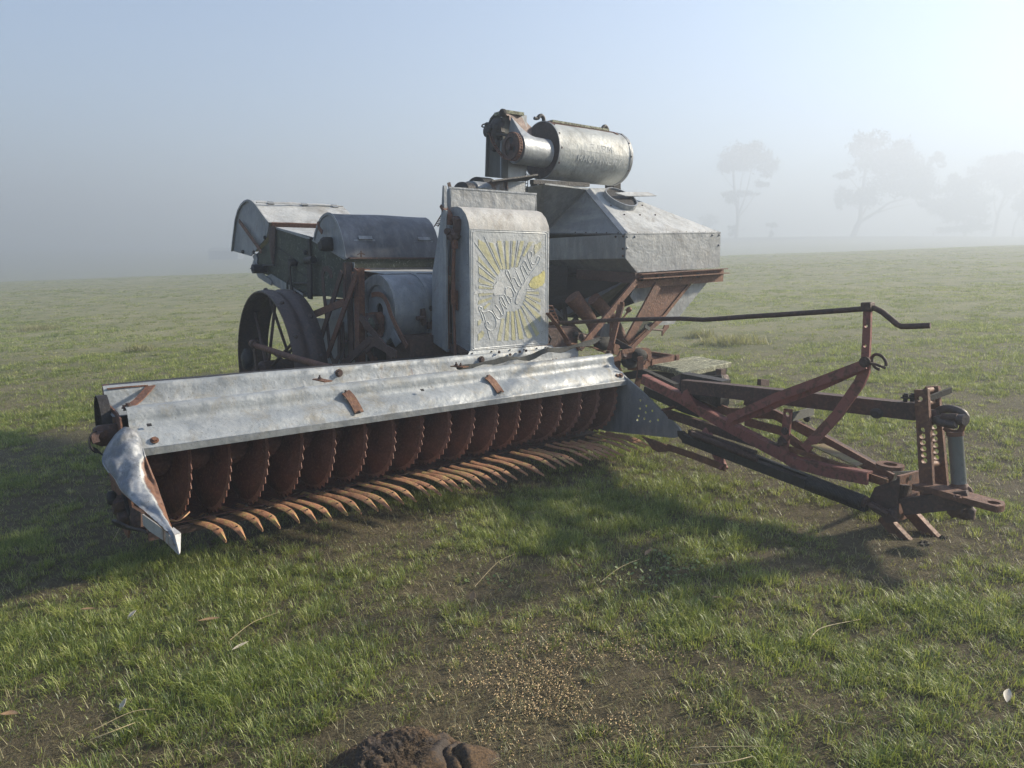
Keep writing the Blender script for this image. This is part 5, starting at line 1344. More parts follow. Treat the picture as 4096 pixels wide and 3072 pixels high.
MB().bar(at(9, 270, 380, v=-4.65), at(9, 420, 500, v=-4.65), .05, .02, up=VV_).build("tank_strut", 'galv', H)
MB().plate([at(9, x, y, v=-4.3) for x, y in ((1010, 580), (1130, 580), (1115, 810), (975, 800))], .05).build("bag_clamp", 'galv_dark', H)
MB().plate([at(9, x, y, v=-4.29) for x, y in ((1135, 580), (1190, 575), (1160, 800), (1120, 830))], .02).build("bag_clamp", 'rust', H)
MB().plate([at(9, x, y, v=-4.25) for x, y in ((1110, 475), (1180, 485), (1180, 515), (1115, 515))], .02).build("bag_clamp", 'rust_orange', H)
strut((450, 1440), (760, 1500), .06, 'rust_dark', v=-4.25, t=.06, name="cross_member")
lump("gear_casing", at(9, 1050, 900, v=-4.1), .060, 'dark_wood', H, d=.14, n=12, jag=.2)
MB().tube([at(9, 700, 790, v=-4.12), at(9, 1130, 960, v=-4.1)], .026, 14).build("cross_member", 'rust_dark', H)
lump("gear_casing", at(9, 480, 760, v=-4.2), .045, 'rust', H, d=.10, n=12)
lump("gear_casing", at(9, 600, 760, v=-4.15), .03, 'black', H, d=.05, n=8)
MB().tube([at(9, 180, 760, v=-4.1), at(9, 220, 830, v=-4.1), at(9, 190, 890, v=-4.1)], .008, 8).build("hose_loop", 'black', H)
MB().prism([(-4.15, .95), (-4.6, .95), (-4.6, .60), (-4.15, .60)], 3.45, 4.05).build("main_frame", 'rust_dark', H)
# chain running over the gear beside the panel
chain("gear_chain", at(9, 190, 300, v=-4.05), at(9, 300, 570, v=-4.05), 5, .055, 'rust', H, side=(UV_ + VV_*.2).normalized())
# long levers beside the panel
MB().path(spline([at(9, x, y, v=-3.96) for x, y in ((170, 415), (330, 620), (462, 820), (475, 870), (500, 910))], 4), .012, .05, up=VV_).build("shift_lever", 'rust', H, smooth=50)
MB().tube([at(9, 478, 860, v=-3.95), at(9, 490, 880, v=-3.95), at(9, 515, 925, v=-3.95)], [.014, .024, .018], 12).build("lever_knob", 'rust_orange', H)
MB().path([at(9, x, y, v=-3.9) for x, y in ((530, 900), (600, 905), (900, 965), (1110, 1050))], .02, .012, up=ZV).build("link_strip", 'rust_orange', H)
MB().bar(at(9, 625, 925, v=-3.92), at(9, 660, 1015, v=-3.92), .012, .02, up=VV_).build("link_strip", 'rust_orange', H)
MB().path([at(9, x, y, v=-3.82) for x, y in ((1340, 280), (1290, 480), (1240, 700), (1180, 950), (1150, 1070))], .018, .045, up=UV_*.3 + VV_).build("height_lever", 'rust', H)
MB().path(spline([at(9, x, y, v=-3.80) for x, y in ((1310, 490), (1340, 370), (1365, 290), (1358, 230))], 5), .014, .035, up=VV_).build("lever_handle", 'rust', H)
MB().tube(spline([at(9, x, y, v=-3.83) for x, y in ((1375, 490), (1430, 420), (1465, 360), (1450, 340))], 4), [.008]*6 + [.014, .022, .026, .026, .022, .012, .008], 12).build("lever_handle", 'rust', H)
singles("lever_bolt", 'rust_dark', H, [at(9, 1145, 1060, v=-3.76)], ZV, .02, .02)
# black bar, broken casting and quadrant at the header's right end
MB().bar(at(9, 1240, 870, v=-3.85), at(9, 1530, 1030, v=-3.75), .03, .05).build("pivot_bar", 'black', H)
MB().plate([at(9, x, y, v=-3.80) for x, y in ((1220, 900), (1290, 920), (1310, 960), (1280, 990), (1320, 1040), (1270, 1085), (1210, 1070), (1200, 1000))], .03).build("broken_casting", 'rust_orange', H)
MB().plate([at(9, x, y, v=-3.72) for x, y in ((1150, 1190), (1230, 1130), (1290, 1100), (1335, 1010), (1370, 1060), (1330, 1140), (1325, 1300), (1300, 1330), (1250, 1280))], .014).build("end_bracket", 'rust', H)
MB().path(spline([at(9, x, y, v=-3.62) for x, y in ((1355, 1055), (1500, 1030), (1740, 1015), (1790, 1060), (1790, 1150), (1740, 1260), (1705, 1340))], 5), .014, .046, up=ZV + UV_*.6).build("hoop_strap", 'rust', H, smooth=60)
MB().plate([at(9, x, y, v=-3.62) for x, y in ((1365, 1050), (1535, 1035), (1535, 1130), (1365, 1150))], .02).build("pivot_plate", 'rust', H)
MB().tube([at(9, 1385, 1120, v=-3.60), at(9, 1410, 1090, v=-3.58)], .014, 10).build("pivot_bolt", 'rust_dark', H)
lump("mossy_joint", at(9, 1640, 1080, v=-3.58), .044, 'dark_wood', H, d=.10, n=14, jag=.3)
lump("mossy_joint", at(9, 1470, 1200, v=-3.65), .05, 'dark_wood', H, d=.10, n=12, jag=.3)
MB().path(spline([at(9, x, y, v=-3.52) for x, y in ((1650, 1110), (1655, 1200), (1650, 1330), (1620, 1500), (1580, 1640))], 5), .048, .012, up=(VV_ - UV_*.3)).build("curved_strap", 'rust', H, smooth=60)
# ================================================================== DRAWBAR AND HITCH
def beam(name, zn, a, c_, w_, t, mat, ua, ub=None, up=ZV):
    A_, B_ = Vector(at(zn, *a, u=ua)), Vector(at(zn, *c_, u=ua if ub is None else ub))
    return MB().bar(A_, B_, w_, t, up=up).build(name, mat, H)
def cross(zn, pts, name, t, mat, v):
    return MB().plate([at(zn, x, y, v=v) for x, y in pts], t).build(name, mat, H)
# square shaft housing that carries the power shaft
hp0, hp1 = Vector(at(7, 800, 862, u=3.91)), Vector(at(8, 875, 715, u=3.91))
MB().bar(hp0, hp1, .075, .088).build("shaft_housing", 'rust_dark', H)
MB().bar(Vector(at(7, 800, 850, u=4.02)), Vector(at(7, 1190, 930, u=4.02)), .10, .17).build("frame_beam", 'black', H)
for x in (800, 842): 
    p = at(8, x, 655, u=3.91); MB().tube([p, p + ZV*.045], .011, 10).bolt(p + ZV*.02, ZV, .016, .016).build("housing_bolt", 'black', H)
cross(7, ((1510, 797), (1585, 800), (1585, 860), (1508, 858)), "beam_lug", .03, 'rust_dark', -2.62)
lump("housing_clod", at(8, 630, 730, u=3.82), .03, 'dark_wood', H, d=.05)
# upright hitch plates with holes
hu = 3.83
def upright(u, top, bot, holes, w_):
    A_, B_ = Vector(at(15, *top, u=u)), Vector(at(15, *bot, u=u)); s_ = (B_ - A_).normalized().cross(UV_).normalized()*w_*.5
    return MB().holed([A_ - s_, A_ + s_, B_ + s_, B_ - s_], [(at(15, x, y, u=u), .0145) for x, y in holes], .028, UV_).build("hitch_upright", 'rust', H)
upright(hu, (420, 130), (475, 1100), [(410, 213), (430, 490), (435, 545), (439, 600), (444, 656), (448, 711), (452, 765)], .064)
upright(hu + .16, (515, 100), (600, 1020), [(538, 461), (542, 515), (546, 570), (550, 625), (554, 680), (559, 734)], .064)
for (a, c_, r_) in (((455, 140), (520, 130), .014), ((460, 250), (530, 240), .014), ((490, 800), (570, 790), .017)):
    MB().tube([at(15, *a, u=hu), at(15, *c_, u=hu + .16)], r_, 12).build("spacer_pin", 'rust_orange', H)
MB().bar(at(15, 460, 220, u=hu + .02), at(15, 680, 135, u=hu + .22), .012, .03).build("wood_wedge", 'dark_wood', H)
# tongue
tn = [at(15, x, y, z=.345) for x, y in ((320, 1000), (420, 960), (640, 1020), (860, 1080), (1090, 1140), (1150, 1165), (1166, 1190), (1150, 1215), (1080, 1215), (700, 1110))]
zt_ = .36
tn = [at(15, x, y, z=.36) for x, y in ((330, 1005), (450, 985), (630, 1015), (850, 1075), (1100, 1145), (1150, 1160), (1166, 1180), (1150, 1200), (1090, 1208), (840, 1140), (520, 1045))]
MB().holed(tn, [(at(15, 1062, 1171, z=.36), .027)], .03, ZV).build("tow_tongue", 'rust', H)
p = at(15, 740, 1097, z=.388); MB().bolt(p, ZV, .012, .012).build("tongue_bolt", 'rust', H)
MB().bar(at(15, 250, 1180, u=hu - .06), at(15, 850, 1110, u=hu - .05), .03, .085).build("tongue_rail", 'rust_dark', H)
# hitch box
xb = hu - .07
bx = [at(15, x, y, u=xb) for x, y in ((0, 1005), (190, 940), (222, 905), (205, 1310), (90, 1270), (0, 1230), (-70, 1170))]
MB().plate(bx, .012).build("hitch_box", 'rust_dark', H)
MB().plate([at(15, x, y, v=-1.50) for x, y in ((208, 905), (400, 855), (400, 1120), (370, 1240), (203, 1312))], .014).build("box_front", 'rust', H)
p = at(15, 320, 922, v=-1.485); MB().tube([p, p - VV_*.002], .016, 12).build("box_hole", 'black', H)
MB().plate([at(15, x, y, v=-1.47) for x, y in ((235, 985), (300, 985), (310, 1060), (250, 1160), (235, 1150))], .03).build("box_rib", 'rust_dark', H)
MB().plate([at(15, x, y, v=-1.44) for x, y in ((290, 1130), (330, 1080), (380, 1040), (390, 1080), (330, 1110), (305, 1140))], .02).build("hitch_pin", 'rust', H)
MB().plate([at(15, x, y, v=-1.62) for x, y in ((100, 870), (405, 855), (400, 960), (120, 960))], .012).build("box_back", 'black', H)
lump("box_block", at(15, 155, 1260, u=xb - .03), .032, 'rust_dark', H, d=.06)
MB().ring(at(8, 705, 1062, z=.53), ZV, .03, .06, .018, 24).build("shackle_ring", 'rust', H)
# stand legs pushed into the soil
for (a, c_, u_) in (((120, 1320), (370, 1590), xb), ((345, 1260), (590, 1525), xb + .15)):
    A_, B_ = Vector(at(15, *a, u=u_)), Vector(at(15, *c_, u=u_))
    d = (B_ - A_).normalized()
    MB().bar(A_ - d*.04, B_ + d*.03, .045, .055, up=VV_).build("stand_leg", 'rust', H, bevel=.003)
# universal joint and hanging shaft
JU = hu + .08
c0 = Vector(at(15, 480, 380, u=JU)); c1 = Vector(at(15, 570, 370, u=JU)); c2 = Vector(at(15, 690, 375, u=JU)); c3 = Vector(at(15, 730, 480, u=JU))
MB().tube([c0 - (c1-c0)*.6, c0, c1], [.045, .045, .034], 18).build("joint_collar", 'rust_dark', H)
for s_, q in ((1, [(540, 350), (600, 310), (680, 305), (770, 335), (805, 375), (800, 420)]), (-1, [(540, 370), (560, 410), (620, 430), (690, 445), (725, 440)])):
    MB().tube(spline([at(15, x, y, u=JU + s_*.035) for x, y in q], 5), .021, 14).build("joint_yoke", 'steel', H, smooth=60)
MB().tube([at(15, 600, 380, u=JU - .02), at(15, 740, 385, u=JU - .02)], .022, 14).build("joint_cross", 'rust_dark', H)
MB().tube([at(15, 755, 400, u=JU - .05), at(15, 812, 405, u=JU - .06)], .027, 16).build("joint_cap", 'steel', H)
MB().tube(spline([at(15, x, y, u=JU) for x, y in ((625, 470), (660, 500), (710, 515), (760, 505), (785, 460), (800, 420))], 5), .014, 12).build("joint_fork", 'rust', H, smooth=60)
s0, s1 = Vector(at(15, 718, 520, u=JU)), Vector(at(15, 755, 990, u=JU))
shaft = MB().tube([s0, s0 + (s1-s0)*.04, s0 + (s1-s0)*.06, s1], [.037, .037, .034, .034], 24).build("drive_shaft_tube", 'teal', H)
MB().tube([s0 - (s1-s0)*.03, s0 + (s1-s0)*.05], .039, 24).build("shaft_collar", 'rust', shaft)
MB().tube([s1 - (s1-s0)*.04, s1 + (s1-s0)*.05], [.036, .048], 24).build("shaft_collar", 'rust', shaft)
MB().tube(spline([at(15, x, y, u=JU) for x, y in ((660, 1025), (690, 1005), (760, 1000), (830, 1020), (850, 1050), (850, 1085))], 4), .015, 12).build("shaft_fork", 'rust', shaft, smooth=60)
lump("lower_joint", at(15, 740, 1200, u=JU), .04, 'rust_dark', H, d=.05, n=10, jag=.3)
lump("lower_joint", at(15, 830, 1240, u=JU), .033, 'rust_dark', H, d=.05, n=10, jag=.35)
MB().tube(spline([at(15, x, y, u=JU) for x, y in ((690, 1160), (720, 1230), (790, 1265), (850, 1260), (862, 1220), (840, 1190))], 4), .018, 10).build("lower_fork", 'rust_dark', H, smooth=60)
# ---------------------------------------------------------------- drawbar rails
zr = lambda z_: z_
# left red rail with its bend
pts = [at(7, 400, 800, u=3.98), at(7, 760, 980, u=3.93), at(7, 1000, 1130, u=3.89), at(7, 1400, 1350, u=3.84), at(7, 1760, 1540, u=3.78), at(8, 110, 1030, u=3.76), at(8, 330, 1085, u=3.74), at(8, 570, 1130, u=3.72)]
MB().path(pts, .018, .064, up=ZV).build("red_rail", 'red', H)
MB().path([Vector(p) + ZV*.030 + UV_*.025 for p in pts], .05, .010, up=ZV).build("red_rail", 'red', H)
# upper right rails converging at the hitch box
MB().path([at(7, 880, 960, u=4.02), at(7, 1220, 1110, u=3.98), at(8, 0, 735, u=3.97), at(8, 240, 860, u=3.92), at(8, 720, 1130, u=3.84)], .018, .058, up=ZV).build("frame_rail", 'rust', H)
MB().path([at(7, 1390, 1000, u=4.05), at(7, 1700, 1150, u=4.03), at(7, 2133, 1370, u=4.0), at(8, 700, 1110, u=3.90)], .05, .05, up=ZV).build("frame_rail", 'rust_dark', H)
MB().path([at(7, 1380, 1200, u=3.95), at(7, 1720, 1290, u=3.92), at(8, 250, 1010, u=3.87), at(8, 690, 1150, u=3.80)], .02, .05, up=ZV).build("frame_rail", 'rust', H)
MB().path([at(8, 90, 945, u=3.80), at(8, 400, 1050, u=3.78), at(8, 690, 1150, u=3.76)], .012, .03, up=ZV).build("frame_rail", 'rust_orange', H)
MB().plate([at(8, x, y, z=.50) for x, y in ((220, 925), (300, 915), (540, 1040), (500, 1055))], .006).build("lichened_plate", rusty("lichened_plate_rust", a=(.19, .12, .06), b_=(.14, .09, .05), spot=(.24, .17, .09), moss=(.22, .20, .07), moss_amt=.6), H)
# mid dark rails from the divider to the hitch
MB().path([at(7, 600, 1110, u=3.98), at(7, 900, 1210, u=3.93), at(7, 1200, 1310, u=3.88), at(7, 1500, 1400, u=3.84), at(7, 1760, 1480, u=3.82)], .035, .058, up=ZV).build("frame_rail", 'rust_dark', H)
MB().path([at(7, 430, 900, u=4.05), at(7, 800, 1070, u=4.02), at(7, 960, 1120, u=4.0)], .04, .06, up=ZV).build("frame_rail", 'black', H)
MB().path([at(7, 240, 770, u=4.10), at(7, 420, 740, u=4.10), at(7, 720, 880, u=4.06)], .05, .06, up=ZV).build("frame_rail", 'dark_wood', H)
cross(7, ((1200, 985), (1205, 1110), (960, 1000), (960, 960)), "frame_web", .02, 'black', -2.75)
# under-rail with the long coil springs
ur0, ur1 = Vector(at(7, 800, 1355, u=3.70)), Vector(at(8, 565, 1300, u=3.66))
MB().bar(ur0, ur1, .045, .055).build("spring_rail", 'black', H)
ur2 = Vector(at(7, 850, 1300, u=3.80)); ur3 = Vector(at(8, 560, 1262, u=3.74))
MB().bar(ur2, ur3, .035, .035).build("spring_rail", 'black', H)
def coil(a, b_, r_, turns, wire, mat):
    a, b_ = Vector(a), Vector(b_); d = (b_ - a).normalized(); e1 = d.orthogonal().normalized(); e2 = d.cross(e1); n = turns*9
    return MB().tube([a + (b_ - a)*(t/n) + (e1*math.cos(2*math.pi*t/9) + e2*math.sin(2*math.pi*t/9))*r_ for t in range(n+1)], wire, 5).build("tension_spring", mat, H, smooth=60)
coil(at(7, 860, 1310, u=3.68), at(7, 1490, 1560, u=3.66), .016, 56, .004, 'rust_dark')
coil(at(7, 900, 1300, u=3.74), at(7, 1480, 1500, u=3.72), .014, 50, .0035, 'rust_dark')
coil(at(8, 200, 1150, u=3.655), at(8, 540, 1275, u=3.655), .036, 40, .007, 'black')
MB().tube([at(8, 530, 1262, u=3.66), at(8, 570, 1280, u=3.66)], .032, 8).build("spring_nut", 'rust_dark', H)
MB().tube([at(8, 550, 1275, u=3.66), at(8, 690, 1345, u=3.68)], .012, 10).build("spring_rod", 'rust_dark', H)
MB().plate([at(8, x, y, u=3.70) for x, y in ((590, 1270), (690, 1320), (760, 1390), (690, 1400), (640, 1330))], .02).build("leg_gusset", 'rust_dark', H)
MB().plate([at(7, x, y, u=3.72) for x, y in ((740, 1285), (790, 1290), (830, 1330), (800, 1350), (800, 1400), (745, 1330))], .02).build("divider_link", 'black', H)
# red drop strut and the paddle bar
MB().bar(at(7, 985, 1280, u=3.78), at(7, 1160, 1640, u=3.66), .045, .016, up=UV_).build("drop_strut", 'red', H)
MB().bar(at(7, 1040, 1310, u=3.80), at(7, 1195, 1640, u=3.68), .012, .030, up=UV_).build("drop_strut", 'red', H)
MB().path([at(7, 640, 1440, u=3.72), at(7, 900, 1530, u=3.69), at(7, 1190, 1640, u=3.66)], .012, .042, up=ZV).build("lower_link", 'rust', H)
MB().plate([at(7, x, y, u=3.73) for x, y in ((400, 1340), (560, 1390), (670, 1440), (660, 1480), (560, 1490), (500, 1460), (460, 1400))], .014).build("lower_link_paddle", 'rust', H)
cross(7, ((575, 1090), (700, 1050), (740, 1060), (610, 1105)), "frame_tab", .012, 'rust', -3.1)
# lugs standing on the red rail
MB().plate([at(7, x, y, u=3.88) for x, y in ((770, 975), (800, 910), (835, 890), (870, 960), (925, 1055), (880, 1040), (800, 1005))], .020).build("rail_lug", 'red', H)
# upright bracket on the rail
MB().holed([at(7, x, y, u=3.77) for x, y in ((1748, 1076), (1822, 1086), (1780, 1526), (1704, 1505))], [(at(7, 1777, 1130, u=3.77), .016)], .016, UV_).build("rail_bracket", 'red', H)
p = at(7, 1752, 1290, u=3.757); MB().bolt(p, -UV_, .016, .014).build("bracket_bolt", 'rust_dark', H)
MB().bar(at(7, 1820, 1155, u=3.80), at(7, 2020, 1100, u=4.1), .012, .05).build("bracket_arm", 'grey_wood', H)
lump("arm_clod", at(7, 1960, 1165, u=4.05), .022, 'dark_wood', H, d=.03)
MB().path([at(7, 1800, 1330, u=3.77), at(7, 1880, 1390, u=3.80), at(7, 1950, 1450, u=3.83)], .02, .02).build("bracket_arm", 'rust', H)
lump("rail_joint", at(7, 1730, 1390, u=3.76), .028, 'rust_dark', H, d=.05)
# red A-frame carrying the control rod
AU = 3.72
MB().holed([at(8, x, y, u=AU) for x, y in ((548, 75), (594, 75), (590, 250), (580, 425), (532, 415), (541, 250))], [(at(8, 565, 190, u=AU), .0085), (at(8, 558, 312, u=AU), .0085)], .020, UV_).build("control_post", 'red', H)
MB().path([at(8, 553, 410, u=AU + .02), at(8, 550, 470, u=AU + .02), at(8, 520, 540, u=AU + .02), at(8, 380, 740, u=AU + .02), at(8, 185, 945, u=AU + .02)], .020, .055, up=UV_.cross(ZV)).build("control_post", 'red', H, smooth=50)
for dx, dy, du in ((0, 0, -.015), (10, 30, .012)):
    MB().path([at(8, 552 + dx*.3, 425 + dy*.3, u=AU + du), at(8, 300, 520 + dy*1.0, u=AU + du), at(8, 0, 630 + dy*1.3, u=AU + du), at(7, 1560 + dx*3, 1020 + dy*1.6, u=AU + du), at(7, 1215, 1175 + dy*1.4, u=AU + du)], .010, .050, up=VV_ - ZV*.0 if False else UV_.cross(Vector(at(8, 0, 630, u=AU)) - Vector(at(8, 552, 425, u=AU)))).build("control_brace", 'red', H)
MB().plate([at(8, x, y, u=AU) for x, y in ((540, 45), (600, 43), (603, 100), (540, 100))], .06).build("post_block", 'rust_dark', H, bevel=.004)
p = at(8, 552, 412, u=AU - .03); MB().bolt(p, -UV_, .02, .02).build("post_bolt", 'rust_dark', H)
# cranked control rod
rod = [at(9, 180, 580, v=-4.05), at(9, 700, 555, u=3.70), at(9, 1300, 520, u=3.70), at(6, 1000, 1305, u=3.70), at(6, 1400, 1298, u=3.70), at(6, 1600, 1308, u=3.71), at(6, 1700, 1302, u=3.71), at(6, 1965, 1282, u=3.71), at(8, 0, 123, u=3.72), at(8, 300, 103, u=3.72), at(8, 545, 85, u=3.72), at(8, 610, 80, u=3.72), at(8, 660, 105, u=3.73), at(8, 750, 180, u=3.74), at(8, 775, 193, u=3.74), at(8, 850, 192, u=3.75), at(8, 955, 187, u=3.76)]
MB().tube(rod, .0145, 12).build("control_rod", 'rust_dark', H, smooth=60)
# wire ring hung on the post
c_ = Vector(at(8, 638, 412, u=AU + .04)); ex = (Vector(at(8, 682, 420, u=AU + .04)) - c_); ey = (Vector(at(8, 632, 365, u=AU + .04)) - c_)
MB().tube([c_ + ex*math.cos(R(t)) + ey*math.sin(R(t)) for t in range(-20, 276, 12)], .008, 8).build("wire_ring", 'rust_dark', H, smooth=60)
MB().tube([at(8, 580, 420, u=AU), at(8, 610, 422, u=AU + .02), at(8, 680, 450, u=AU + .04)], .007, 8).build("wire_ring", 'rust_dark', H)
# ---------------------------------------------------------------- foot board and tray on the far side
ft = np.array(at(7, 430, 690, z=.60)); 
for i, (a, b_, c2, d2) in enumerate((((440, 680), (905, 598), (960, 608), (545, 690)), ((548, 692), (965, 610), (1060, 630), (665, 712)), ((668, 714), (1065, 632), (1150, 640), (760, 728)), ((700, 735), (1150, 640), (1250, 660), (790, 765)))):
    MB().plate([at(7, *q, z=.62) for q in (a, b_, c2, d2)], .045).build("foot_board", 'lichen_wood', H, bevel=.006)
MB().bar(at(7, 420, 745, z=.55), at(7, 790, 785, z=.55), .04, .06).build("board_bearer", 'black', H)
MB().bar(at(7, 800, 770, z=.55), at(7, 1180, 740, z=.55), .05, .09).build("board_bearer", 'black', H)
MB().bar(at(7, 1145, 700, u=4.75), at(7, 1145, 810, u=4.75), .06, .05).build("board_leg", 'rust_dark', H)
MB().plate([at(7, x, y, u=4.7) for x, y in ((1165, 755), (1190, 757), (1208, 800), (1205, 820), (1165, 815))], .06).build("board_leg", 'rust_dark', H)
MB().bar(at(7, 735, 770, u=4.2), at(7, 740, 960, u=4.1), .02, .09, up=VV_).build("board_leg", 'rust_dark', H)
for a, b_ in (((275, 670), (690, 605)), ((470, 560), (735, 600)), ((480, 640), (740, 590)), ((270, 680), (420, 695))):
    MB().bar(at(7, *a, z=.66), at(7, *b_, z=.66), .03, .05).build("side_tray", 'rust', H)
MB().plate([at(7, x, y, z=.645) for x, y in ((420, 600), (520, 565), (720, 605), (480, 650))], .008).build("side_tray", 'rust', H)
MB().plate([at(7, x, y, u=4.3) for x, y in ((780, 770), (1160, 760), (1195, 960), (1195, 1090), (960, 990), (760, 900))], .02).build("far_web", 'black', H)
# ================================================================== FAR TREES
def leaf_mat():
    m, nt, b = new_mat("gum_foliage"); k = NB(nt)
    n = k.noise(.9, 4, .6); n2 = k.noise(9, 2, .5)
    c = k.mix(k.ramp(n, [(.35, 0.), (.65, 1.)]), (.022, .032, .019), (.070, .082, .050))
    c = k.mix(k.math('MULTIPLY', n2, .4), c, (.12, .12, .075))
    k.link(c, b.inputs['Base Color']); b.inputs['Roughness'].default_value = .8
    return m
def bark_mat():
    m, nt, b = new_mat("gum_bark"); k = NB(nt)
    k.link(k.mix(k.ramp(k.noise(1.5, 5, .6), [(.35, 0.), (.65, 1.)]), (.11, .095, .08), (.24, .215, .185)), b.inputs['Base Color']); b.inputs['Roughness'].default_value = .9
    return m
LEAF, BARK = leaf_mat(), bark_mat()
def tree(name, label, far, base, limbs, lobes, dens=1.9, cat='tree', size=(.6, 1.3), group='gum trees across the paddock'):
    bpt = Vector(at(18, *base, far=far)); g = float(gz(bpt.x, bpt.y))
    o = bpy.data.objects.new(name, None); COL.objects.link(o); o.location = (bpt.x, bpt.y, g - .1); tag(o, label, cat, group)
    org = o.location
    mpp = far / FPX * (1396/2212)
    mb = MB()
    for r0, r1, pts in limbs:
        r0 *= far/96*.8; r1 *= far/96*.8
        P = [Vector(at(18, x, y, far=far + dz)) for x, y, dz in pts]
        if pts[0][:2] == base: P[0].z = g - .3
        P = spline(P, 4); mb.tube(P, list(np.linspace(r0, r1, len(P))), 9)
    mb.build("trunk", BARK, o, origin=org)
    rg = np.random.default_rng(abs(hash(label)) % 1000 if False else len(label)*37 + int(base[0]))
    vs, fs = [], []
    for (cx, cy, rx, ry) in lobes:
        c = np.array(at(18, cx, cy, far=far)) + np.array([0, rg.uniform(-.5, .5)*rx*mpp*.9, 0])
        n = int(dens * 0.11 * rx * ry) + 40
        # sub clumps make the edge ragged and leave gaps
        ncl = max(7, int(rx*ry/260)); cc = rg.normal(0, 1, (ncl, 3)); cc /= np.linalg.norm(cc, axis=1, keepdims=True); cc *= rg.uniform(.25, 1.0, (ncl, 1))**.6
        pick = rg.integers(0, ncl, n)
        p = cc[pick] + rg.normal(0, .20, (n, 3))
        p = c + p * np.array([rx*mpp, rx*mpp*.8, ry*mpp])
        for q in p:
            s_ = rg.uniform(*size) * .5; a = rg.normal(0, 1, 3); a /= np.linalg.norm(a); b_ = np.cross(a, rg.normal(0, 1, 3)); b_ /= np.linalg.norm(b_)
            i = len(vs); vs += [q - a*s_, q + b_*s_*.45, q + a*s_, q - b_*s_*.45]; fs.append((i, i+1, i+2, i+3))
    mb = MB(); mb.v = [tuple(v) for v in vs]; mb.f = fs
    mb.build("crown", LEAF, o, smooth=0, origin=org)
    return o
FD = 220
tree("gum_tree", "tall slim gum tree with a flat tiered crown above the grain tank's far corner", FD, (385, 805),
     [(.32, .12, [(385, 805, 0), (398, 650, 0), (378, 500, .5), (370, 360, .5), (380, 300, 0)]), (.16, .06, [(398, 655, 0), (442, 540, -.5), (480, 380, -.8), (480, 320, 0)]), (.13, .05, [(405, 660, 0), (470, 580, .8), (520, 490, 1)]),
      (.14, .05, [(396, 640, 0), (408, 520, .4), (432, 360, .5)]), (.08, .03, [(372, 480, .5), (330, 430, 0), (296, 380, 0)]), (.06, .02, [(390, 750, 0), (430, 745, 0), (470, 712, 0)])],
     [(430, 280, 130, 75), (320, 325, 75, 50), (590, 350, 65, 60), (410, 515, 100, 28), (350, 555, 40, 28), (545, 445, 45, 28), (500, 250, 90, 55), (360, 755, 24, 40), (400, 330, 110, 40)])
tree("gum_tree", "spreading gum tree leaning right with a wide crown and one low raking limb", FD, (1125, 790),
     [(.48, .20, [(1125, 790, 0), (1150, 730, 0), (1172, 680, 0), (1178, 600, 0), (1195, 450, 0), (1210, 330, 0)]), (.30, .07, [(1165, 700, 0), (1280, 628, -.5), (1360, 572, -1), (1450, 548, -1), (1540, 520, 0)]), (.12, .05, [(1270, 640, -.5), (1390, 600, -1), (1500, 580, -1)]),
      (.18, .06, [(1180, 660, 0), (1250, 540, .8), (1300, 420, 1), (1400, 330, 1)]), (.10, .04, [(1172, 615, 0), (1110, 575, 0), (1070, 540, 0)]), (.10, .04, [(1185, 520, 0), (1120, 430, 0), (1080, 400, 0)])],
     [(1200, 200, 105, 65), (1270, 310, 150, 75), (1440, 260, 95, 80), (1080, 400, 60, 32), (1060, 540, 55, 65), (1210, 530, 90, 65), (1420, 400, 170, 100), (1560, 400, 80, 75), (1470, 490, 140, 45), (1590, 560, 60, 42), (1660, 280, 52, 32), (1700, 320, 28, 24)])
tree("bushy_tree", "low bushy dark tree with foliage down to the grass beside the leaning gum", FD, (1840, 768),
     [(.28, .10, [(1840, 768, 0), (1832, 640, 0), (1815, 500, 0)])],
     [(1810, 500, 105, 75), (1800, 590, 135, 55), (1870, 630, 110, 55), (1800, 742, 140, 24), (1890, 715, 85, 30), (1785, 440, 60, 38), (1740, 650, 70, 40)], 2.2)
tree("gum_tree", "rounded gum tree with a forked pale trunk behind the low bushy tree", FD + 8, (2020, 765),
     [(.30, .12, [(2020, 765, 0), (2050, 640, 0), (2085, 540, 0), (2110, 430, 0)]), (.16, .06, [(2042, 670, 0), (2022, 560, .6), (2030, 450, .6)]), (.13, .05, [(2060, 620, 0), (2130, 520, -.6), (2160, 430, -.6)])],
     [(2090, 330, 110, 75), (1970, 390, 90, 55), (2060, 440, 110, 70), (2160, 420, 90, 85), (1940, 560, 70, 55), (2180, 300, 60, 50)])
tree("gum_tree", "small drooping tree cut by the picture's edge beyond the forked gum", FD, (2140, 775),
     [(.18, .07, [(2140, 775, 0), (2155, 700, 0), (2200, 630, 0), (2230, 560, 0)])], [(2190, 580, 60, 48), (2235, 650, 50, 40), (2250, 540, 60, 50)])
tree("gum_tree", "faint far gum tree low beside the grain tank's roof corner", FD + 45, (222, 770),
     [(.2, .08, [(222, 770, 0), (218, 720, 0), (212, 670, 0)])], [(210, 665, 55, 28), (200, 700, 40, 24), (240, 690, 34, 20)])
tree("sapling", "little flat topped sapling alone between the slim gum and the leaning gum", FD, (610, 795),
     [(.09, .04, [(610, 795, 0), (608, 750, 0), (613, 715, 0)])], [(613, 718, 34, 16), (606, 770, 14, 22)])
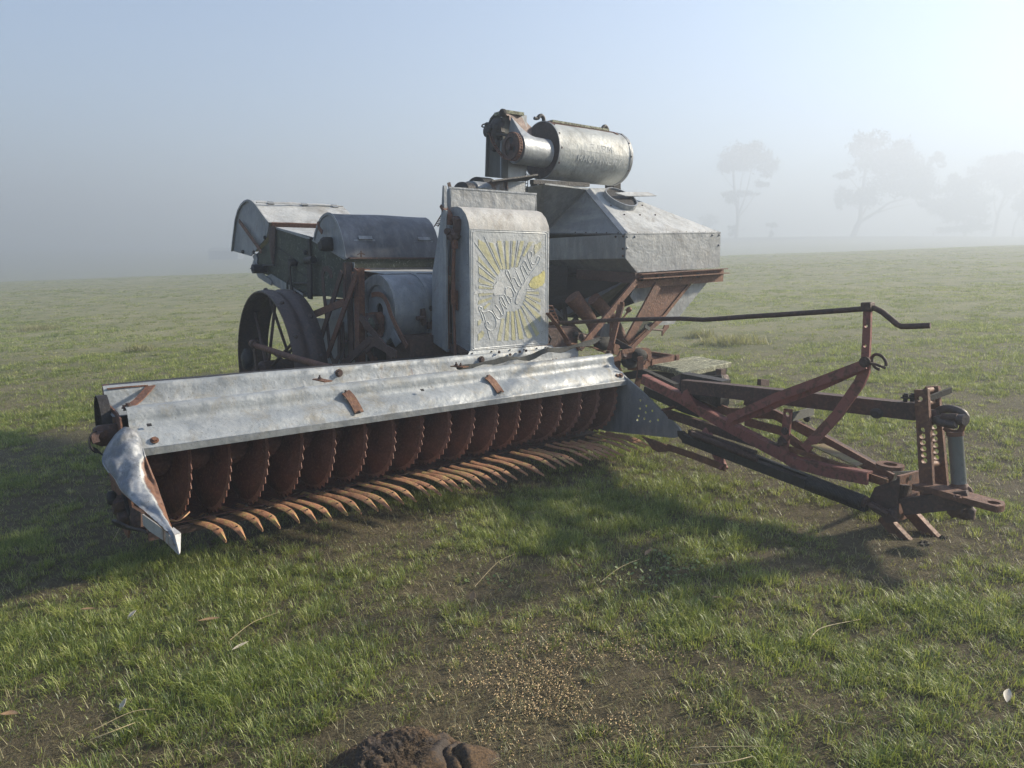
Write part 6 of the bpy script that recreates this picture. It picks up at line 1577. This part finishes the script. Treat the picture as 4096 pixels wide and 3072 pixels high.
# faint shed on the left skyline
p0 = at(16, 965, -300, far=190); g = float(gz(p0[0], 190.0))
sh = bpy.data.objects.new("shed", None); COL.objects.link(sh); sh.location = (p0[0] + 2.2, 190, g); tag(sh, 'low faint farm shed almost lost in the fog behind the straw hood', 'shed')
so = Vector(sh.location)
mb = MB(); mb.bar(so + Vector((-3.8, 0, .9)), so + Vector((3.8, 0, .9)), 4, 2.4); mb.build("wall", 'galv_grey', sh, origin=so)
mb = MB(); mb.plate([so + Vector((x, y, z)) for x, y, z in ((-4, -2.3, 2.1), (4, -2.3, 2.1), (4, 0, 3.0), (-4, 0, 3.0))], .05); mb.plate([so + Vector((x, y, z)) for x, y, z in ((-4, 2.3, 2.1), (4, 2.3, 2.1), (4, 0.02, 3.0), (-4, 0.02, 3.0))], .05); mb.build("roof", 'galv_grey', sh, origin=so)
# ================================================================== THINGS LYING ON THE GROUND
def ground_at(zone, x, y, lift=0.0):
    p = at(zone, x, y, z=0.0)
    for _ in range(6): p = at(zone, x, y, z=float(gz(p[0], p[1])) + lift)
    return Vector(p)
def dung():
    from mathutils import noise as mn
    c = ground_at(0, 1645, 3080); n, m = 220, 110; vs, fs = [], []
    for j in range(m + 1):
        f = j/m
        for i in range(n):
            th = 2*math.pi*i/n
            rr = 1 + .10*math.sin(3*th + 1) + .06*math.sin(7*th) + .05*mn.noise(Vector((math.cos(th)*3, math.sin(th)*3, 5)))
            x = math.cos(th)*.25*rr*f; y = math.sin(th)*.17*rr*f
            q = Vector((x, y*1.25, .3))
            fold = abs(mn.noise(q*12 + Vector((mn.noise(q*5), mn.noise(q*5 + Vector((9, 0, 0))), 0))*1.2))
            crust = mn.noise(q*4.2 + Vector((4, 4, 4)))
            h = .058*(1 - f**3) * (1 + .5*mn.noise(q*3.4)) + .050*(fold**.7)*(1 - f**5) - .012
            rough_ = max(0, min(1, (crust + .05)*4))
            h += (.35 + .65*rough_)*(.008*mn.noise(q*38) + .006*mn.noise(q*90))*(1 - f**6)
            g_ = float(gz(c.x + x, c.y + y))
            vs.append((c.x + x, c.y + y, g_ + (h if f < .999 else -.02)))
    for j in range(m):
        for i in range(n):
            i2 = (i+1) % n; fs.append((j*n + i, j*n + i2, (j+1)*n + i2, (j+1)*n + i))
    m_, nt, b = new_mat("cow_dung_crust"); k = NB(nt)
    n1 = k.noise(4.2, 6, .65); n2 = k.noise(120, 5, .7); n3 = k.noise(30, 4, .7)
    f_ = k.ramp(k.math('ADD', n1, k.math('MULTIPLY', k.math('SUBTRACT', n3, .5), .35)), [(.42, 0.), (.52, 1.)])
    col = k.mix(f_, k.mix(n3, (.030, .023, .019), (.062, .047, .037)), k.mix(k.ramp(n2, [(.38, 0.), (.62, 1.)]), (.050, .034, .022), (.125, .082, .047)))
    k.link(col, b.inputs['Base Color']); k.link(k.mix(f_, (.62,)*3, (.98,)*3), b.inputs['Roughness']); b.inputs['Specular IOR Level'].default_value = .25
    k.link(k.bump(n2, .6, .006), b.inputs['Normal'])
    mb = MB().add(vs, fs); o = mb.build("cow_pat", m_, None, smooth=80, origin=c)
    tag(o, 'crusted dark brown cow pat at the front of the picture', 'cow pat')
    rg = np.random.default_rng(8); fb = MB(); vv = [Vector(v) for v in vs]
    for _ in range(2600):
        p = vv[int(rg.integers(0, n*(m - 12)))]
        if mn.noise(Vector((p.x - c.x, (p.y - c.y)*1.25, .3))*4.2 + Vector((4, 4, 4))) < -.12: continue
        d = Vector((rg.normal(), rg.normal(), rg.normal()*.5)).normalized(); L_ = rg.uniform(.003, .010); s_ = d.cross(ZV).normalized()*rg.uniform(.0006, .0016)
        q = p + ZV*rg.uniform(0, .004)
        fb.add([q - d*L_ - s_, q + s_, q + d*L_, q - s_], [(0, 1, 2, 3)])
    fm = rusty("dung_fibre", a=(.115, .078, .042), b_=(.062, .041, .025), spot=(.24, .17, .10), rough=.95)
    f_o = fb.build("dung_fibres", fm, o, smooth=0, origin=c)
dung()
# spilt grain
def grain():
    mb = MB(); n = 0
    rg = np.random.default_rng(3)
    while n < 2600:
        x = rg.normal(.20, .26); y = rg.normal(2.28, .20)
        if fbm(np.array([x*6.]), np.array([y*6.]), 77)[0] < .46: continue
        z = float(gz(x, y)) + rg.uniform(.006, .013); a = rg.uniform(0, 2*math.pi); L_ = rg.uniform(.0042, .0062); w_ = rg.uniform(.0016, .0024)
        d = Vector((math.cos(a), math.sin(a), rg.normal(0, .25))).normalized(); s_ = d.cross(ZV).normalized(); u_ = s_.cross(d); c = Vector((x, y, z))
        v = [c - d*L_] + [c + s_*w_*math.cos(t) + u_*w_*math.sin(t) for t in (0, 1.57, 3.14, 4.71)] + [c + d*L_]
        mb.add(v, [(0, 2, 1), (0, 3, 2), (0, 4, 3), (0, 1, 4), (5, 1, 2), (5, 2, 3), (5, 3, 4), (5, 4, 1)]); n += 1
    m_, nt, b = new_mat("barley_grain"); k = NB(nt)
    k.link(k.mix(k.ramp(k.noise(60, 2), [(.35, 0.), (.65, 1.)]), (.32, .20, .08), (.52, .38, .18)), b.inputs['Base Color']); b.inputs['Roughness'].default_value = .6
    o = mb.build("spilt_grain", m_, None, smooth=60, origin=(.2, 2.3, 0)); tag(o, 'scatter of golden spilt grain on the bare patch behind the cow pat', 'grain', kind='stuff')
grain()
# dry gum leaves
LM = {}
for nm, a, b_ in (('tan', (.30, .19, .10), (.20, .12, .06)), ('pale', (.50, .45, .36), (.36, .31, .24)), ('red', (.15, .055, .03), (.09, .035, .02))):
    m_, nt, b = new_mat("dry_leaf_" + nm); k = NB(nt)
    k.link(k.mix(k.ramp(k.noise(30, 4), [(.35, 0.), (.65, 1.)]), a, b_), b.inputs['Base Color']); b.inputs['Roughness'].default_value = .6; LM[nm] = m_
def leaf(px, L_, w_, ang, tone, label, curl=.3, up=.0):
    c = ground_at(0, *px, .02); d = Vector((math.cos(ang), math.sin(ang), up)).normalized(); s_ = d.cross(ZV).normalized(); rows = []
    for f in np.linspace(-1, 1, 11):
        hw = w_*.5*max(0, 1 - abs(f)**1.9) + .0006
        q = c + d*(f*L_/2) + s_*(f*f*L_*.12*curl) + ZV*(.006 + .012*curl*f*f)
        rows.append([q - s_*hw + ZV*hw*.5, q, q + s_*hw + ZV*hw*.5])
    o = MB().sheet(rows, .0012).build("gum_leaf", LM[tone], None, smooth=60, origin=c); tag(o, label, 'leaf', 'fallen gum leaves in the grass')
leaf((836, 2484), .085, .020, .35, 'tan', 'curved tan gum leaf in shaded grass below the pointed nose of the header')
leaf((960, 2590), .075, .014, 1.0, 'pale', 'narrow whitish gum leaf in the grass, between two straw stalks')
leaf((527, 2465), .05, .020, 1.1, 'pale', 'small pale upright leaf in the shaded grass at the far left', .1, .5)
leaf((355, 2442), .065, .018, .1, 'tan', 'flat brown leaf on shaded grass left of the two other shaded leaves')
leaf((1890, 2393), .055, .026, 1.4, 'tan', 'broad tan leaf standing upright in the grass behind the spilt grain', .1, 1.2)
leaf((2590, 2215), .060, .020, .8, 'tan', 'brown curled leaf on the bright green grass in front of the drawbar', .4, .3)
leaf((2322, 2270), .080, .010, 2.2, 'red', 'thin dark red leaf on the grass halfway between comb and spilt grain')
leaf((4028, 2790), .070, .022, .9, 'pale', 'pale grey leaf on bare soil at the right edge of the picture', .2, .2)
leaf((40, 2863), .060, .024, .1, 'tan', 'tan leaf cut by the left edge near the bottom corner')
leaf((490, 2830), .045, .018, 1.3, 'pale', 'pale twisted leaf upright in the long grass at lower left', .4, .9)
leaf((2870, 2395), .05, .010, .0, 'tan', 'small orange brown leaf in the lush green patch', .3)
# straw stalks
SM = rusty("straw_stalk", a=(.42, .34, .19), b_=(.30, .24, .13), spot=(.50, .42, .26), rough=.7)
def stalk(pts, r_, label):
    P = spline([ground_at(0, x, y, .03 + .012*(i % 2)) for i, (x, y) in enumerate(pts)], 5); c = P[0]
    o = MB().tube(P, list(np.linspace(r_, r_*.5, len(P))), 6).build("straw_stalk", SM, None, smooth=60, origin=c); tag(o, label, 'straw stalk', 'loose straw stalks on the grass')
stalk([(3240, 2555), (3290, 2510), (3440, 2478)], .0024, 'long bent straw stalk lying across the lush green patch')
stalk([(2760, 3060), (2900, 3050), (3010, 3025)], .0024, 'thick straw stalk at the bottom edge right of the cow pat')
stalk([(2770, 3010), (2770, 2990), (3070, 2985)], .0018, 'thin straw stalk just above the thick one at the bottom edge')
stalk([(375, 2920), (520, 2850), (620, 2835)], .0020, 'long straw stalk in the long grass at lower left')
stalk([(360, 2960), (450, 2925), (540, 2890)], .0020, 'second straw stalk parallel below the long one at lower left')
stalk([(920, 2560), (1010, 2490), (1110, 2450)], .0016, 'fine straw stalk beside the narrow whitish leaf')
stalk([(3200, 2815), (3330, 2880), (3420, 2895)], .0018, 'pale stalk curving down through grey green grass at lower right')
stalk([(2400, 2330), (2480, 2270), (2560, 2235)], .0015, 'short straw stalk behind the brown curled leaf')
stalk([(1900, 2345), (1990, 2250), (2060, 2215)], .0014, 'fine straw stalk standing near the broad upright tan leaf')
stalk([(450, 2165), (480, 2110), (500, 2050)], .0016, 'pale stalk in the shade left of the header nose')
# stones and clods
def clod(px, r_, mat, name, label, cat, group=None):
    c = ground_at(0, *px); n = 14; vs, fs = [], []; rgx = random.Random(int(px[0]))
    for j in range(8):
        ph = math.pi*j/7*.5
        for i in range(n):
            th = 2*math.pi*i/n; q = r_*(1 + rgx.uniform(-.35, .25)); vs.append((c.x + q*math.cos(th)*math.cos(ph)*1.2, c.y + q*math.sin(th)*math.cos(ph), c.z - .01 + q*math.sin(ph)*.8))
    for j in range(7):
        for i in range(n): fs.append((j*n+i, j*n+(i+1) % n, (j+1)*n+(i+1) % n, (j+1)*n+i))
    o = MB().add(vs, fs).build(name, mat, None, smooth=60, origin=c); tag(o, label, cat, group)
SOIL = woody("dark_clod", (.05, .037, .026), (.030, .022, .016), (.09, .07, .05), .4, grain=(9, 9, 9))
PEB = woody("pale_pebble", (.30, .28, .25), (.22, .205, .185), (.40, .38, .35), .3, grain=(9, 9, 9))
clod((3700, 2180), .036, SOIL, "soil_clod", 'dark soil clod pushed up beside the near stand leg', 'soil clod')
clod((3775, 2155), .030, SOIL, "soil_clod", 'smaller dark soil clod beside the far stand leg', 'soil clod')
clod((1030, 2215), .035, SOIL, "soil_clod", 'dark brown dropping in the shaded grass in front of the comb', 'dropping')
clod((3955, 2945), .022, PEB, "stone", 'rounded pale stone near the lower right corner', 'stone')
clod((3935, 2968), .017, PEB, "stone", 'smaller stone touching the rounded one near the lower right corner', 'stone')
clod((2415, 2488), .008, PEB, "stone", 'tiny white pebble in the grass behind the spilt grain', 'stone')
# heap of dead grass on the far side of the drawbar
def heap(px, w_, label, n, seed):
    c = ground_at(0, *px); rg = np.random.default_rng(seed)
    x = c.x + np.clip(rg.normal(0, .55, n), -1, 1)*w_*1.6; y = c.y + np.clip(rg.normal(0, .55, n), -1, 1)*w_*1.1
    o = blades_object("dead_grass_heap", x, y, rg.uniform(.06, .22, n), rg.uniform(.006, .011, n), np.clip(rg.normal(.95, .3, n), .2, 1.25), rg.uniform(.2, .95, n), rg.uniform(.7, 1, n), rg.uniform(0, 2*math.pi, n))
    tag(o, label, 'dead grass', 'heaps of dead grass')
heap((2930, 1375), .30, 'biggest heap of dead straw coloured grass beyond the drawbar', 900, 1)
heap((2800, 1350), .14, 'small dark heap of dead grass nearest the grain tank', 300, 2)
heap((560, 1405), .16, 'little heap of dead grass beyond the left wheel', 260, 4)
heap((150, 1320), .30, 'low patch of dead grass at the left edge of the paddock', 500, 5)

# patch of low broad-leaved weed in the lush grass
def weeds():
    rg = np.random.default_rng(12); mb = MB()
    for cx, cy, n, r_ in ((2690, 2270, 90, .15), (2560, 2310, 50, .13), (1930, 2330, 30, .10)):
        c = ground_at(0, cx, cy)
        for _ in range(n):
            x, y = c.x + rg.normal(0, r_), c.y + rg.normal(0, r_*.6); z = float(gz(x, y)) + rg.uniform(.006, .035)
            L_ = rg.uniform(.006, .014); d = Vector((rg.normal(), rg.normal(), rg.normal()*.4)).normalized(); s_ = d.cross(ZV + Vector((rg.normal()*.4, rg.normal()*.4, 0))).normalized(); p = Vector((x, y, z))
            mb.add([p - d*L_, p - d*L_*.3 + s_*L_*.6, p + d*L_*.6 + s_*L_*.5, p + d*L_, p + d*L_*.6 - s_*L_*.5, p - d*L_*.3 - s_*L_*.6], [(0, 1, 2, 3, 4, 5)])
    m_, nt, b = new_mat("weed_leaf"); k = NB(nt)
    k.link(k.mix(k.ramp(k.noise(40, 3), [(.35, 0.), (.65, 1.)]), (.075, .115, .028), (.17, .215, .07)), b.inputs['Base Color']); b.inputs['Roughness'].default_value = .6
    o = mb.build("ground_cover", m_, None, smooth=0, origin=(.9, 3.2, 0)); tag(o, 'low broad leaved weeds among the lush grass before the drawbar', 'weeds', kind='stuff')
weeds()
# ================================================================== HAZE
def haze():
    mb = MB()
    x0, x1, y0, y1, z0, z1 = -335, 335, -55, 415, -13, 31.5
    mb.add([(x, y, z) for z in (z0, z1) for x, y in ((x0, y0), (x1, y0), (x1, y1), (x0, y1))],
           [(0, 3, 2, 1), (4, 5, 6, 7), (0, 1, 5, 4), (1, 2, 6, 5), (2, 3, 7, 6), (3, 0, 4, 7)])
    m = bpy.data.materials.new("morning_fog"); m.use_nodes = True; nt = m.node_tree
    for n in list(nt.nodes): nt.nodes.remove(n)
    out = nt.nodes.new("ShaderNodeOutputMaterial"); v = nt.nodes.new("ShaderNodeVolumePrincipled")
    v.inputs['Color'].default_value = (*FOG_COLOR, 1)
    v.inputs['Density'].default_value = FOG_DENSITY
    v.inputs['Anisotropy'].default_value = FOG_ANISO
    nt.links.new(v.outputs[0], out.inputs['Volume'])
    o = mb.build("haze", m, None, smooth=0)
    tag(o, 'pale morning fog filling the air over the paddock', 'haze', kind='stuff')
haze()
